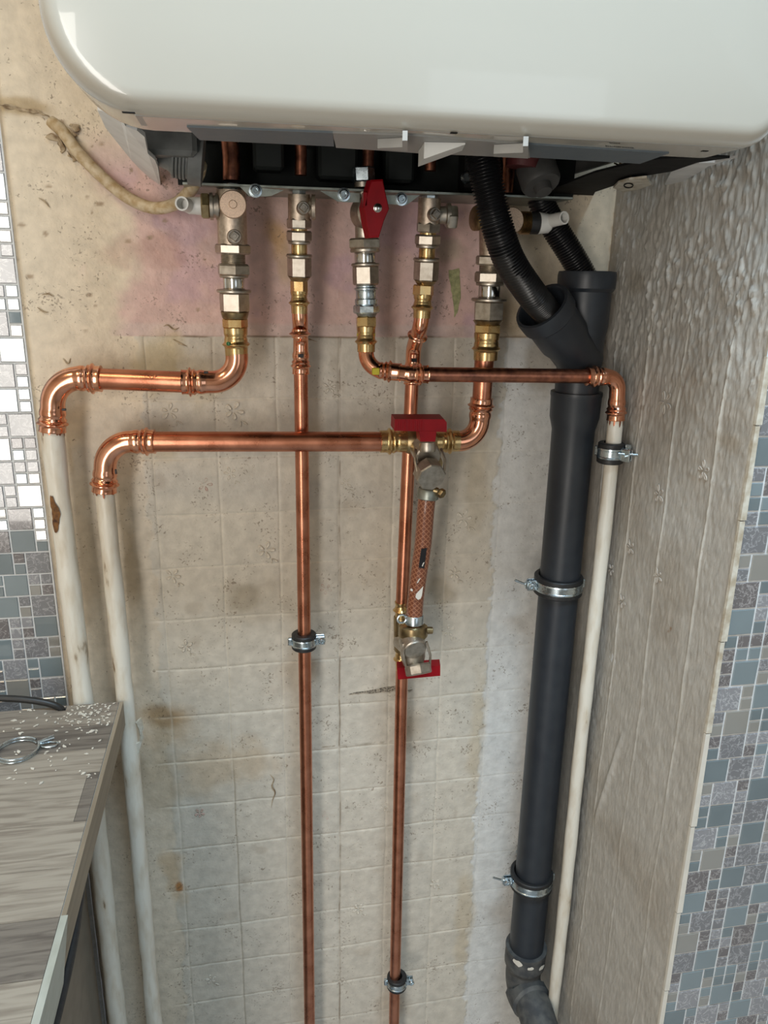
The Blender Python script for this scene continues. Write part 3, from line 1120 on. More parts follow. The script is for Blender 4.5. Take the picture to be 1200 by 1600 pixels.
def build_boiler():
    b = thing('boiler', 'white wall-hung boiler with glossy rounded cover and open underside', 'boiler', ((XB0 + XB1) / 2, -0.02, ZB))

    def outline(inset, rad_l=0.058, rad_r=0.030):
        x0, x1, z0, z1 = XB0 + inset, XB1 - inset, ZB + inset, ZT - inset
        rl, rr = max(rad_l - inset, 0.002), max(rad_r - inset, 0.002)
        pts = []
        for k in range(13):
            a = math.pi + math.pi / 2 * k / 12
            pts.append((x0 + rl + rl * math.cos(a), z0 + rl + rl * math.sin(a)))
        for k in range(13):
            a = 1.5 * math.pi + math.pi / 2 * k / 12
            pts.append((x1 - rr + rr * math.cos(a), z0 + rr + rr * math.sin(a)))
        for k in range(7):
            a = math.pi / 2 * k / 6
            pts.append((x1 - rr + rr * math.cos(a), z1 - rr + rr * math.sin(a)))
        for k in range(7):
            a = math.pi / 2 + math.pi / 2 * k / 6
            pts.append((x0 + rl + rl * math.cos(a), z1 - rl + rl * math.sin(a)))
        return pts
    # front cover: cushion front, rounded rim, short return
    m = MB()
    fr = 0.014
    rings = [(outline(0.0), -0.300), (outline(0.0), YF + fr)]
    for k in range(1, 7):
        a = math.pi / 2 * k / 6
        rings.append((outline(fr * (1 - math.cos(a))), YF + fr - fr * math.sin(a)))
    rings.append((outline(0.05), YF - 0.0012))
    rings.append((outline(0.12), YF - 0.0018))
    vs, fs = [], []
    n = len(rings[0][0])
    for pts, y in rings:
        vs += [(x, y, z) for x, z in pts]
    for i in range(len(rings) - 1):
        for k in range(n):
            k2 = (k + 1) % n
            fs.append((i * n + k, i * n + k2, (i + 1) * n + k2, (i + 1) * n + k))
    fs.append(tuple((len(rings) - 1) * n + k for k in range(n)))
    m.add(vs, fs, True)
    m.build('front_cover', M['enamel'], b, angle=60)
    # casing behind it: sides only, open at the bottom
    m = MB()
    o1 = outline(0.004)
    o2 = outline(0.006)
    # from lower left corner round the top to lower right corner
    sel = list(range(23, n)) + list(range(0, 4))
    a1 = [o1[i] for i in sel]
    a2 = [o2[i] for i in sel]
    k = len(a1)
    y0, y1 = -0.300, -0.004
    vs = [(x, y0, z) for x, z in a1] + [(x, y1, z) for x, z in a1] + [(x, y0, z) for x, z in a2] + [(x, y1, z) for x, z in a2]
    fs = []
    for i in range(k - 1):
        fs.append((i, i + 1, k + i + 1, k + i))
        fs.append((2 * k + i + 1, 2 * k + i, 3 * k + i, 3 * k + i + 1))
    fs += [(0, k, 3 * k, 2 * k), (k - 1, 3 * k - 1, 4 * k - 1, 2 * k - 1)]
    m.add(vs, fs, True)
    m.build('casing', M['boiler_grey'], b)

    # lower rim returning under the front
    def flat(pts, z, th, name, mat, label=None, dz=None):
        mm = MB()
        pp = [atz(x, y, z) for x, y in pts]
        mm.prism(pp, (0, 0, th))
        return mm.build(name, mat, b, label)
    m = MB()
    zl = ZB + 0.0002
    m.box(((XB0 + XB1) / 2 + 0.012, YF + 0.028, zl + 0.002), (0.425, 0.036, 0.004), ch=0.001)
    m.build('bottom_rim', M['lip'], b)
    # marks of the rating print on the rim: rows of tiny dark strokes
    m = MB()
    for (x0, x1, y, sl) in ((952, 966, 222, .08), (946, 968, 227, .08), (972, 990, 229, .08), (957, 985, 231.5, .08), (984, 1010, 233.5, .08), (1000, 1024, 235.5, .08)):
        x = x0
        while x < x1:
            w = random.uniform(1.2, 3.0)
            y_ = y + (x - x0) * sl
            m.prism([atz(x, y_, zl - 0.0001), atz(x + w, y_ + w * sl, zl - 0.0001), atz(x + w, y_ + w * sl + 1.3, zl - 0.0001), atz(x, y_ + 1.3, zl - 0.0001)], (0, 0, -0.0002))
            x += w + random.uniform(0.6, 1.4)
    tag(m.build('rating_print', M['ink'], b), kind='stuff')
    m = MB()
    for (x, y, w) in ((709, 208, 9), (1101, 236, 9), (201, 176, 15)):
        c = atz(x, y, zl - 0.0003)
        m.box(c, (w * 0.0005, 0.003, 0.0006))
    tag(m.build('rim_slots', M['dark'], b), kind='stuff')
    # control trays hanging behind the rim
    zt = ZB - 0.0012

    def tray(pts_front, pts_back, name, mat, h=0.03):
        mm = MB()
        pl = [atz(x, y, zt) for x, y in pts_front + pts_back]
        mm.prism(pl, (0, 0, h))
        return mm.build(name, mat, b)
    tray([(292, 199), (520, 208)], [(522, 229), (312, 219)], 'left_tray', M['tray'])
    tray([(826, 226), (1045, 240)], [(1000, 256), (828, 246)], 'right_tray', M['tray'])
    tray([(520, 208), (640, 212), (826, 226)], [(828, 247), (660, 240), (605, 236), (525, 231)], 'control_housing', M['boiler_grey'])
    zc = zt - 0.0002
    for (x0, x1, ya, yb) in ((590, 637, 212, 222), (772, 826, 221, 234)):
        mm = MB()
        p = [atz(x0, ya + 5, zc), atz(x1 - 8, ya + 3, zc), atz(x1 - 8, ya - 8, zc), atz(x1, ya - 8, zc), atz(x1, yb, zc), atz(x0, yb - 3, zc)]
        mm.prism(p, (0, 0, -0.006))
        mm.build('tray_catch', M['lip'], b)
    # white tilted switch flap
    mm = MB()
    A = [atz(654, 236, zc), atz(663, 222, zc), atz(727, 223, zc), atz(722, 233, zc)]
    low = Vector((0, 0, -0.011))
    vs = [A[0], A[1], A[2], A[3], A[0] + low, A[1] + low, A[2] + low * 0.1, A[3] + low * 0.1]
    mm.add(vs, [(0, 1, 2, 3), (7, 6, 5, 4), (0, 4, 5, 1), (1, 5, 6, 2), (2, 6, 7, 3), (3, 7, 4, 0)])
    mm.build('switch_flap', M['white_plastic'], b)
    # dark interior
    m = MB()
    m.box((0.163, -0.006, H + 0.16), (0.44, 0.006, 0.14))
    m.build('back_plate', M['dark_metal'], b)
    m = MB()
    m.box(((XB0 + XB1) / 2, -0.15, H + 0.215), (0.49, 0.29, 0.01))
    m.build('inner_floor', M['dark'], b)
    for (x0, x1, y, z0, z1, mt) in ((0.085, 0.125, -0.05, 0.095, 0.20, 'dark_metal'), (0.155, 0.185, -0.045, 0.095, 0.16, 'dark_metal'), (0.235, 0.30, -0.06, 0.088, 0.21, 'dark'), (0.02, 0.05, -0.06, 0.10, 0.2, 'dark_metal')):
        m = MB()
        m.box(((x0 + x1) / 2, y, H + (z0 + z1) / 2), (x1 - x0, 0.03, z1 - z0), ch=0.003)
        m.build('inner_block', M[mt], b)
    # inner left panel with its cut edge
    m = MB()
    pl = [(152, 172, .112), (186, 178, .103), (196, 197, .099), (214, 204, .097), (226, 214, .095), (231, 240, .093), (242, 250, .092), (247, 262, .091), (252, 297, .089), (262, 302, .089), (266, 306, .090), (240, 287, .098), (205, 250, .106), (165, 200, .112)]
    m.prism([atz(x, y, H + z) for x, y, z in pl], (0.0005, 0, 0.003))
    m.build('left_flange', M['inner_panel'], b)
    # right flanges
    m = MB()
    z = H + 0.097
    for pl in ([(1050, 266), (1092, 255), (1117, 254), (1152, 246), (1107, 260), (1095, 268), (1080, 276), (1062, 287), (1038, 289)],
               [(990, 270), (998, 263), (1008, 269), (1030, 264), (1044, 258), (1036, 267), (1012, 273), (990, 276)]):
        m.prism([atz(x, y, z) for x, y in pl], (0, 0, 0.002))
    m.build('right_flange', M['inner_panel'], b)
    m = MB()
    z = H + 0.096
    pl = [(1050, 268), (1000, 276), (960, 290), (930, 300), (917, 324), (905, 326), (899, 316), (885, 315), (855, 327), (850, 300), (930, 270), (1010, 250), (1100, 245), (1140, 247), (1090, 254)]
    m.prism([atz(x, y, z) for x, y in pl], (0, 0, 0.002))
    m.build('right_plate', M['dark'], b)
    m = MB()
    z = H + 0.092
    m.prism([atz(x, y, z) for x, y in [(958, 294), (966, 286), (983, 281), (1010, 278), (1018, 289), (995, 297), (975, 300)]], (0, 0, 0.002))
    m.build('slotted_tab', M['trim'], b)
    m = MB()
    pp = [atz(982 + 7 * math.cos(a), 290 + 3.5 * math.sin(a), z - 0.0006) for a in [2 * math.pi * k / 14 for k in range(15)]]
    m.tube(pp, 0.0006, 6)
    m.build('slot', M['dark'], b)
    # grey cable gland on the left
    m = MB()
    a, c = at(248, 232, -0.13), at(318, 246, -0.13)
    d = (c - a)
    m.tube([a, a + d * 0.25, a + d * 0.3, a + d * 0.68, a + d * 0.70, a + d], [0.014, 0.017, 0.019, 0.021, 0.025, 0.025], 20)
    for t in (0.36, 0.44, 0.52, 0.60):
        m.ring(a + d * t, d, 0.018, 0.0222, 0.0024, 24)
    m.build('cable_gland', M['gland'], b)
    m = MB()
    a = at(262, 218, -0.15)
    m.box(a, (0.05, 0.03, 0.028), ch=0.004)
    m.build('inner_block', M['gland'], b)
    # round grey siphon cup on the right
    m = MB()
    c0 = at(845, 285, -0.11)
    m.lathe(c0, (0.15, -0.5, -0.8), [(-0.02, 0.020), (0, 0.020), (0.004, 0.018), (0.004, 0.009), (0.012, 0.008)], 24)
    m.build('siphon_cup', simple('siphon_grey', (0.07, 0.068, 0.065), 0.5), b)
    m = MB()
    m.lathe(at(815, 262, -0.11), (0.1, 0, 1), [(0, 0.016), (0.03, 0.018)], 20)
    m.build('red_cap', simple('dark_red_cap', (0.10, 0.02, 0.02), 0.5), b)
    m = MB()
    m.lathe(at(727, 278, -0.075), (0, -1, 0), [(0, 0.0058), (0.004, 0.0058), (0.006, 0.004)], 16)
    m.build('bolt_head', M['zinc'], b)
    # copper tails down to the valves
    for (px, py, Y, r) in ((362, 270, -0.07, 0.0085), (470, 262, -0.07, 0.006), (575, 250, -0.07, 0.006), (672, 255, -0.07, 0.006), (790, 290, -0.07, 0.0085)):
        m = MB()
        p = at(px, py + 12, Y)
        m.tube(spline([p, p + Vector((0, 0, 0.03)), p + Vector((-0.006, -0.004, 0.055)), p + Vector((-0.03, -0.008, 0.085)), p + Vector((-0.05, -0.01, 0.12))], 8), r, 14)
        m.build('copper_tail', M['copper_dull'], b)
    # thin wires
    m = MB()
    for k in range(3):
        m.tube(spline([at(960 + 8 * k, 255, -0.2), at(975 + 6 * k, 262, -0.19), at(984 + 3 * k, 270, -0.18), at(985, 276, -0.17)], 6), 0.0007, 6)
    m.build('wires', M['brass'], b)
    return b


boiler = build_boiler()


# ---------------------------------------------------------------- mounting rail
def build_rail():
    b = thing('mounting_rail', 'grey zinc mounting rail with screwed tabs under the boiler', 'bracket', (0.14, -0.01, H + 0.085))
    zr = H + 0.0815
    m = MB()
    m.box((0.150, -0.046, zr + 0.0014), (0.395, 0.092, 0.0020))
    m.build('rail', M['rail'], b)
    m = MB()
    m.box((0.150, -0.016, zr + 0.024), (0.395, 0.003, 0.047))
    m.build('rail_back', M['dark_metal'], b)
    for pl in ([(373, 290), (444, 297), (424, 306), (414, 307), (390, 307)], [(500, 298), (562, 302), (562, 316), (545, 316), (528, 315)], [(598, 305), (656, 305), (644, 314), (634, 321), (598, 318)]):
        m = MB()
        m.prism([at(x, y, -0.092) + Vector((0, 0, 0)) for x, y in pl], (0, 0.002, 0))
        m.build('tab', M['rail'], b)
    for (x, y) in ((399, 298), (537, 304), (627, 311)):
        m = MB()
        c = at(x, y, -0.0922)
        m.lathe(c, (0, -1, 0), [(0, 0.0064), (0.0006, 0.0064), (0.0008, 0.0048), (0.003, 0.0046), (0.0038, 0.0036), (0.0038, 0.0022), (0.0022, 0.0018)], 18)
        m.build('screw', M['zinc'], b)
    return b


build_rail()


# ================================================================== valves
def px_axis(A, B):
    """A, B: (x, y, Y) of an axis in the photograph; returns a function of the row y and the scale there"""
    a, b = at(*A), at(*B)

    def f(y):
        t = (y - A[1]) / (B[1] - A[1])
        return a.lerp(b, t)
    return f, (b - a).normalized(), ppm(A[0], (A[1] + B[1]) / 2, (A[2] + B[2]) / 2)


def stack(parent, A, B, segs):
    f, ax, k = px_axis(A, B)
    for s in segs:
        name, y0, y1, w0, kind, mat = s[:6]
        w1 = s[6] if len(s) > 6 else w0
        p, q = f(y0), f(y1)
        L = (q - p).length
        r0, r1 = w0 * k / 2, w1 * k / 2
        m = MB()
        if kind == 'hex':
            m.hexn(p, ax, r0 * 1.04, L, u=(1, 0, 0), phase=s[7] if len(s) > 7 else random.uniform(-0.05, 0.75))
        elif kind == 'thread':
            n = max(2, int(L / 0.0016))
            prof = []
            for i in range(n):
                prof += [(L * i / n, r0 * 0.92), (L * (i + 0.5) / n, r0)]
            m.lathe(p, ax, prof + [(L, r0 * 0.92)], 24)
        elif kind == 'flange':
            c = min(L * 0.3, 0.0008)
            m.lathe(p, ax, [(0, r0 - c), (c, r0), (L - c, r0), (L, r0 - c)], 28)
        elif kind == 'press':
            # brass press sleeve with its O-ring bead
            mid = s[7] if len(s) > 7 else 0.55
            prof = []
            for i in range(25):
                t = i / 24
                prof.append((L * t, r0 * (1 - 0.06 * t) + 0.0026 * math.exp(-((t - mid) * L / 0.0016) ** 2) - 0.0008 * math.exp(-((t - mid + 0.28) * L / 0.0018) ** 2)))
            m.lathe(p, ax, prof, 26)
        else:
            m.lathe(p, ax, [(0, r0 * 0.97), (L * 0.06, r0), (L * 0.94, r1), (L, r1 * 0.97)], 26)
        m.build(name, M[mat], parent)


def plug(parent, c, ax, r, mat, name='drain_plug', sq=True):
    m = MB()
    m.lathe(c, ax, [(0, r), (0.004, r), (0.006, r * 0.86), (0.006, r * 0.72), (0.0048, r * 0.68)], 22)
    if sq:
        ang = math.radians(8)
        m.lathe(c, ax, [(0.0045, r * 0.74), (0.0082, r * 0.72), (0.0088, r * 0.62)], 4, False, phase=ang)
        m.lathe(Vector(c) + Vector(ax).normalized() * 0.0086, ax, [(0, r * 0.30), (0.0006, r * 0.24)], 10)
    return m.build(name, M[mat], parent)


# --- heating flow valve (left)
v = thing('service_valve', 'nickel service valve under boiler with round cap and white spout pointing left', 'valve', at(366, 487, -0.068), 'service valves under the boiler')
A, B = (361, 300, -0.070), (367, 490, -0.066)
stack(v, A, B, [('top_nut', 286, 297, 24, 'hex', 'zinc'), ('body', 297, 392, 46, 'cyl', 'cast_nickel'), ('collar', 379, 395, 54, 'hex', 'nickel'), ('threaded_neck', 394, 411, 40, 'thread', 'nickel'),
                ('union_nut', 410, 429, 52, 'hex', 'nickel'), ('nut_rim', 428, 432, 46, 'flange', 'nickel'), ('tail_tube', 431, 452, 35, 'cyl', 'steel_tube'), ('flange', 451, 456, 56, 'flange', 'nickel'),
                ('hex_coupling', 455, 488, 47, 'hex', 'nickel'), ('coupling_end', 487, 498, 46, 'cyl', 'old_brass', 41)])
m = MB()
c = at(364, 320, -0.088)
m.lathe(c, (0, -1, 0), [(-0.02, 0.0115), (-0.001, 0.0115), (0, 0.0128), (0.0045, 0.0130), (0.0055, 0.0122), (0.0055, 0.0040), (0.0062, 0.0038), (0.0066, 0.0034)], 32)
m.build('round_cap', M['disc'], v)
plug(v, at(366, 371, -0.083), (0.05, -1, 0.1), 0.0072, 'nickel')
m = MB()
c = at(345, 323, -0.07)
for (x0, x1, r, kind) in ((0.0, 0.012, 0.0095, 'c'), (0.010, 0.013, 0.0125, 'c'), (0.013, 0.0155, 0.0105, 'c'), (0.0155, 0.0185, 0.0128, 'c')):
    m.lathe(c + Vector((-x0 + 0.008, 0, 0)), (-1, 0, 0), [(0, r), (x1 - x0, r)], 24)
m.build('side_outlet', M['nickel'], v)
m = MB()
m.hexn(c + Vector((-0.0105, 0, 0)), (-1, 0, 0), 0.0130, 0.0085)
m.build('outlet_nut', M['old_brass'], v)
m = MB()
c2 = c + Vector((-0.019, 0, 0))
m.lathe(c2, (-1, 0, 0), [(0, 0.0085), (0.012, 0.0078), (0.016, 0.006)], 20)
m.lathe(c2 + Vector((-0.011, 0.004, 0)), (-0.25, -1, 0.0), [(0, 0.0068), (0.026, 0.0066), (0.026, 0.0050), (0.012, 0.0048)], 22)
m.build('spout', M['white_plastic'], v, 'white plastic spout')


def small_valve(label, x0, x1, dx, side_plug):
    v = thing('service_valve', label, 'valve', at(x1, 435, -0.062), 'service valves under the boiler')
    A, B = (x0, 300, -0.070), (x1, 440, -0.062)
    stack(v, A, B, [('top_nut', 292 + dx, 305 + dx, 22, 'hex', 'zinc'), ('body', 303 + dx, 345 + dx, 34, 'cyl', 'cast_nickel'), ('collar', 340 + dx, 356 + dx, 37, 'hex', 'nickel'),
                    ('brass_gap', 355 + dx, 360 + dx, 25, 'cyl', 'brass'), ('union_nut', 359 + dx, 376 + dx, 38, 'hex', 'nickel'), ('nut_rim', 375 + dx, 380 + dx, 35, 'flange', 'nickel'),
                    ('tail_tube', 379 + dx, 398 + dx, 25, 'cyl', 'brass'), ('flange', 396 + dx, 401 + dx, 41, 'flange', 'nickel'), ('hex_coupling', 400 + dx, 433 + dx, 37, 'hex', 'nickel'),
                    ('coupling_end', 432 + dx, 439 + dx, 35, 'cyl', 'old_brass', 27)])
    return v


v = small_valve('slim nickel service valve second from left, above the plain vertical copper pipe', 467, 468, 0, False)
plug(v, at(473, 326, -0.078), (0.05, -1, 0.05), 0.0066, 'nickel')
m = MB()
c = at(478, 324, -0.068)
m.lathe(c, (1, -0.12, 0), [(0, 0.008), (0.005, 0.009), (0.006, 0.0125), (0.0095, 0.0122), (0.010, 0.009)], 24)
m.build('side_cap', M['cast_nickel'], v)
v = small_valve('slim nickel service valve right of the red gas lever, with hexagon side plug', 672, 665, 6, True)
plug(v, at(677, 336, -0.080), (0.15, -1, 0.05), 0.0070, 'nickel')
m = MB()
c = at(684, 336, -0.066)
m.lathe(c, (1, -0.1, 0), [(0, 0.0085), (0.008, 0.009), (0.009, 0.0118), (0.013, 0.0118)], 24)
m.hexn(c + Vector((0.010, -0.001, -0.002)), (1, -0.1, 0), 0.0126, 0.010)
m.build('side_plug', M['nickel'], v)

# --- gas valve with the red lever
v = thing('gas_valve', 'gas valve with red diamond-shaped lever under the middle of the boiler', 'valve', at(572, 445, -0.074))
A, B = (567, 260, -0.074), (573, 500, -0.074)
stack(v, A, B, [('top_nut', 261, 284, 34, 'hex', 'zinc'), ('top_ring', 283, 292, 28, 'cyl', 'nickel'), ('body', 296, 372, 29, 'cyl', 'nickel'), ('union_nut', 369, 386, 51, 'hex', 'nickel'), ('nut_rim', 385, 391, 46, 'flange', 'nickel'),
                ('tail_tube', 390, 410, 33, 'cyl', 'steel_tube'), ('flange', 408, 413, 44, 'flange', 'nickel'), ('hex_coupling', 412, 443, 40, 'hex', 'nickel'),
                ('zinc_ring', 443, 447, 32, 'flange', 'zinc'), ('zinc_flange', 447, 451, 37, 'flange', 'zinc'), ('zinc_sleeve', 450, 466, 32, 'cyl', 'zinc'), ('zinc_band', 465, 475, 36, 'flange', 'zinc'),
                ('zinc_hex', 475, 489, 40, 'hex', 'zinc'), ('coupling_end', 488, 496, 34, 'cyl', 'rail', 27)])
m = MB()
m.lathe(at(570, 334, -0.074), (0.25, -1, 0), [(0, 0.0165), (0.018, 0.0155), (0.024, 0.010), (0.034, 0.006)], 24)
m.build('valve_ball_housing', M['nickel'], v)
YLEV = -0.108
m = MB()
lp = [(580, 281), (598, 280), (602, 300), (608, 326), (600, 345), (592, 371), (577, 372), (572, 350), (568, 324), (574, 300)]
pts = [at(x, y, YLEV) for x, y in lp]
cen = sum(pts, Vector()) / len(pts)
vs = [p + Vector((-0.003, 0.009, 0)) for p in pts] + pts + [cen + (p - cen) * 0.93 + Vector((0, -0.001, 0)) for p in pts]
n = len(pts)
fs = [tuple(range(n)), tuple(range(2 * n, 3 * n))[::-1]]
for l in (0, n):
    for i in range(n):
        j = (i + 1) % n
        fs.append((l + j, l + i, l + n + i, l + n + j))
m.add(vs, fs)
# raised rib and stop of the lever
m.box(at(570, 312, YLEV + 0.005), (0.0045, 0.012, 0.014), ch=0.001)
lev = m.build('lever', M['red'], v, 'red lever')
m = MB()
m.lathe(at(590, 325, YLEV - 0.0008), (0, -1, 0), [(0, 0.0042), (0.0008, 0.0042), (0.0010, 0.0034), (0.0024, 0.0030), (0.003, 0.0015)], 18)
m.build('screw', M['steel_tube'], lev)

# --- heating return valve (right, behind the hose)
v = thing('service_valve', 'nickel service valve partly behind the black hose with white spout pointing right', 'valve', at(763, 500, -0.066), 'service valves under the boiler')
A, B = (772, 320, -0.070), (762, 510, -0.066)
stack(v, A, B, [('body', 318, 405, 44, 'cyl', 'cast_nickel', 36), ('collar', 397, 412, 46, 'hex', 'nickel'), ('threaded_neck', 411, 424, 36, 'thread', 'nickel'), ('union_nut', 422, 440, 46, 'hex', 'nickel'),
                ('nut_rim', 439, 444, 42, 'flange', 'nickel'), ('tail_tube', 443, 466, 33, 'cyl', 'steel_tube'), ('flange', 464, 469, 54, 'flange', 'nickel'), ('hex_coupling', 468, 501, 46, 'hex', 'nickel'),
                ('coupling_end', 500, 507, 46, 'cyl', 'old_brass', 38)])
m = MB()
m.lathe(at(756, 342, -0.07), (-1, -0.25, 0), [(0, 0.009), (0.006, 0.009), (0.007, 0.0125), (0.011, 0.0125), (0.012, 0.010)], 24)
m.build('side_cap', M['old_brass'], v)
m = MB()
c = at(797, 345, -0.086)
m.lathe(c, (0.1, -1, 0), [(-0.02, 0.0115), (-0.001, 0.0115), (0, 0.0130), (0.0045, 0.0132), (0.0055, 0.0124), (0.0055, 0.004), (0.0064, 0.0036)], 32)
m.build('round_cap', M['disc'], v)
m = MB()
c = at(806, 348, -0.074)
m.lathe(c, (1, -0.05, 0), [(0, 0.010), (0.008, 0.010)], 24)
prof = []
for i in range(7):
    prof += [(0.004 + 0.0016 * i, 0.0105), (0.0048 + 0.0016 * i, 0.0118)]
m.lathe(c, (1, -0.05, 0), prof, 24)
m.build('side_outlet', M['old_brass'], v)
m = MB()
m.lathe(c + Vector((0.015, 0, 0)), (1, -0.05, 0), [(0, 0.0110), (0.013, 0.0112), (0.015, 0.0100)], 22)
m.build('outlet_nut', M['rubber'], v)
m = MB()
c2 = c + Vector((0.0245, -0.002, 0))
m.lathe(c2, (1, -0.05, 0), [(0, 0.0112), (0.011, 0.0098), (0.014, 0.007)], 22)
m.lathe(c2 + Vector((0.010, 0.0, 0.002)), (0.35, -1, 0.1), [(0, 0.0070), (0.026, 0.0066), (0.026, 0.0050), (0.012, 0.0048)], 22)
m.build('spout', M['white_plastic'], v, 'white plastic spout')


# ================================================================== copper runs
def straight(a, b, r, name, mat, parent, seg=22, step=0.03):
    m = MB()
    n = max(2, int((Vector(b) - Vector(a)).length / step))
    m.tube([Vector(a).lerp(Vector(b), i / n) for i in range(n + 1)], r, seg)
    return m.build(name, M[mat], parent)


def paint_drips(parent, c, r, n=9, mat='copper_dull'):
    """ragged copper showing where the old paint is scraped below the fitting"""
    m = MB()
    for k in range(n):
        a = 2 * math.pi * k / n + random.uniform(-.2, .2)
        w, l = random.uniform(0.25, 0.55) * 2 * math.pi / n, random.uniform(0.003, 0.011)
        cols = []
        for j in range(4):
            t = a - w / 2 + w * j / 3
            rr = r + 0.0006
            zz = -l * (1 - 0.5 * abs(j - 1.5) / 1.5) * random.uniform(0.7, 1)
            cols.append((c + Vector((math.cos(t) * rr, math.sin(t) * rr, 0.001)), c + Vector((math.cos(t) * rr, math.sin(t) * rr, zz))))
        vs = [p for q in cols for p in q]
        m.add(vs, [(2 * j, 2 * j + 2, 2 * j + 3, 2 * j + 1) for j in range(3)], True)
    return m.build('scraped_edge', M[mat], parent)


def drop(p, x, y, Y):
    return at(x, y, Y)


# flow run: brass adapter, bend, horizontal tube, bend down to the old painted pipe
YF2 = -0.066
p = thing('flow_pipe', 'upper left copper pipe with two press bends, dropping to the outer painted pipe', 'pipe', at(220, 592, YF2), 'copper heating pipes')
stack(p, (367, 495, YF2), (370, 560, YF2), [('brass_hex', 497, 513, 38, 'hex', 'brass'), ('brass_sleeve', 512, 555, 38, 'press', 'brass', 36, 0.60)])
a0, a1, a2 = at(370, 552, YF2), at(371, 597, YF2), at(284, 597, YF2)
press_fitting(fillet([a0, a1, a2], 0.026), 0.0112, (False, True)).build('press_bend', M['copper_bright'], p)
YP1 = -0.045
b1, b2, b3 = at(158, 592, -0.049), at(83, 590, YP1), at(82, 674, YP1)
straight(a2.lerp(b1, -0.02), b1.lerp(a2, -0.02), 0.0111, 'copper_tube', 'copper', p)
press_fitting(fillet([b1, b2, b3], 0.030), 0.0118, (True, True)).build('press_bend', M['copper_bright'], p)
paint_drips(p, b3 + Vector((0, 0, 0.0005)), 0.0116, 11, 'copper_dull')
m = MB()
m.lathe(at(357, 537, YF2 - 0.0128), (-0.3, -1, 0), [(-0.001, 0.0022), (0.0010, 0.0020), (0.0014, 0.001)], 12)
m.build('green_mark', M['green_dot'], p, 'green dot')
for (x, y, yy) in ((322, 582, YF2), (100, 640, YP1)):
    m = MB()
    m.box(at(x, y, yy - 0.0120), (0.0045, 0.0016, 0.0024), ch=0.0004)
    m.build('size_mark', M['ink'], p)


# embossed word on the tube
def wrap_text(s, size, cx, axis_z, axis_y, r, ang0, parent, mat, name='lettering', spread=1.0):
    cu = bpy.data.curves.new('lettering', 'FONT')
    cu.body = s
    cu.size = size
    cu.align_x = 'CENTER'
    cu.align_y = 'CENTER'
    cu.space_character = spread
    cu.extrude = 0.0
    to = bpy.data.objects.new('lettering_source', cu)
    COL.objects.link(to)
    bpy.context.view_layer.update()
    dg = bpy.context.evaluated_depsgraph_get()
    me0 = to.evaluated_get(dg).to_mesh()
    vs = [tuple(q.co) for q in me0.vertices]
    fs = [tuple(q.vertices) for q in me0.polygons]
    to.evaluated_get(dg).to_mesh_clear()
    bpy.data.objects.remove(to)
    bpy.data.curves.remove(cu)
    mm = MB()
    out = []
    for (x, y, z) in vs:
        a = ang0 + y / r
        out.append(Vector((cx + x, axis_y - (r + 0.00025) * math.cos(a), axis_z + (r + 0.00025) * math.sin(a))))
    mm.add(out, fs)
    return mm.build(name, M[mat], parent)


ctr = at(246, 594, -0.0605)
wrap_text('COPPER', 0.0058, ctr.x, ctr.z + 0.0002, -0.0605, 0.0111, 0.42, p, 'copper_dull', spread=1.15)

# the old painted pipes on the left
for (x0, y0, x1, y1, r, lab, dzn) in ((83, 676, 186, 1600, 0.0116, 'outer of the two old white-painted pipes on the left, with a rust patch', 0), (165, 772, 236, 1600, 0.0104, 'inner of the two old white-painted pipes on the left, standing at the worktop corner', 1)):
    top = at(x0, y0, YP1)
    o = thing('painted_pipe', lab, 'pipe', (top.x, YP1, 0.0), 'old painted pipes')
    m = MB()
    nn = 90
    zt = top.z + 0.006
    pp, rr = [], []
    for i in range(nn + 1):
        z = zt * (1 - i / nn)
        pp.append(Vector((top.x + 0.0008 * math.sin(z * 9), YP1 + 0.0006 * math.sin(z * 13), z)))
        rr.append(r + 0.0004 * math.sin(z * 31 + dzn) + 0.0003 * math.sin(z * 83))
    m.tube(pp, rr, 24)
    m.build('pipe_body', M['painted_pipe'], o)
    if dzn == 0:
        m = MB()
        c = at(92, 798, YP1)
        for (da, dz, s) in ((-0.35, 0.0, 1.0), (-0.55, 0.012, 0.7), (-0.5, -0.012, 0.8)):
            vs = []
            K = 12
            for k in range(K):
                t = 2 * math.pi * k / K
                a = -math.pi / 2 + da + 0.42 * s * math.cos(t) * random.uniform(0.8, 1.1)
                z = c.z + dz + 0.013 * s * math.sin(t) * random.uniform(0.8, 1.15)
                vs.append(Vector((top.x + math.cos(a) * (r + 0.0009), YP1 + math.sin(a) * (r + 0.0009), z)))
            mid = sum(vs, Vector()) / K
            a = -math.pi / 2 + da
            mid = Vector((top.x + math.cos(a) * (r + 0.0014), YP1 + math.sin(a) * (r + 0.0014), mid.z))
            m.add(vs + [mid], [(k, (k + 1) % K, K) for k in range(K)], True)
        m.build('rust_patch', M['rust'], o, 'brown rust patch')
    else:
        m = MB()
        for (pl, yy) in (([(206, 1165), (216, 1158), (221, 1136), (222, 1150), (217, 1172), (214, 1186), (208, 1178)], YP1 - 0.004), ([(212, 1128), (219, 1120), (223, 1138), (218, 1150)], YP1 - 0.003)):
            m.prism(jag_poly(pl, yy, 0.0008, 2), (0.0015, -0.002, 0))
        m.build('peeling_paint', M['trim'], o)

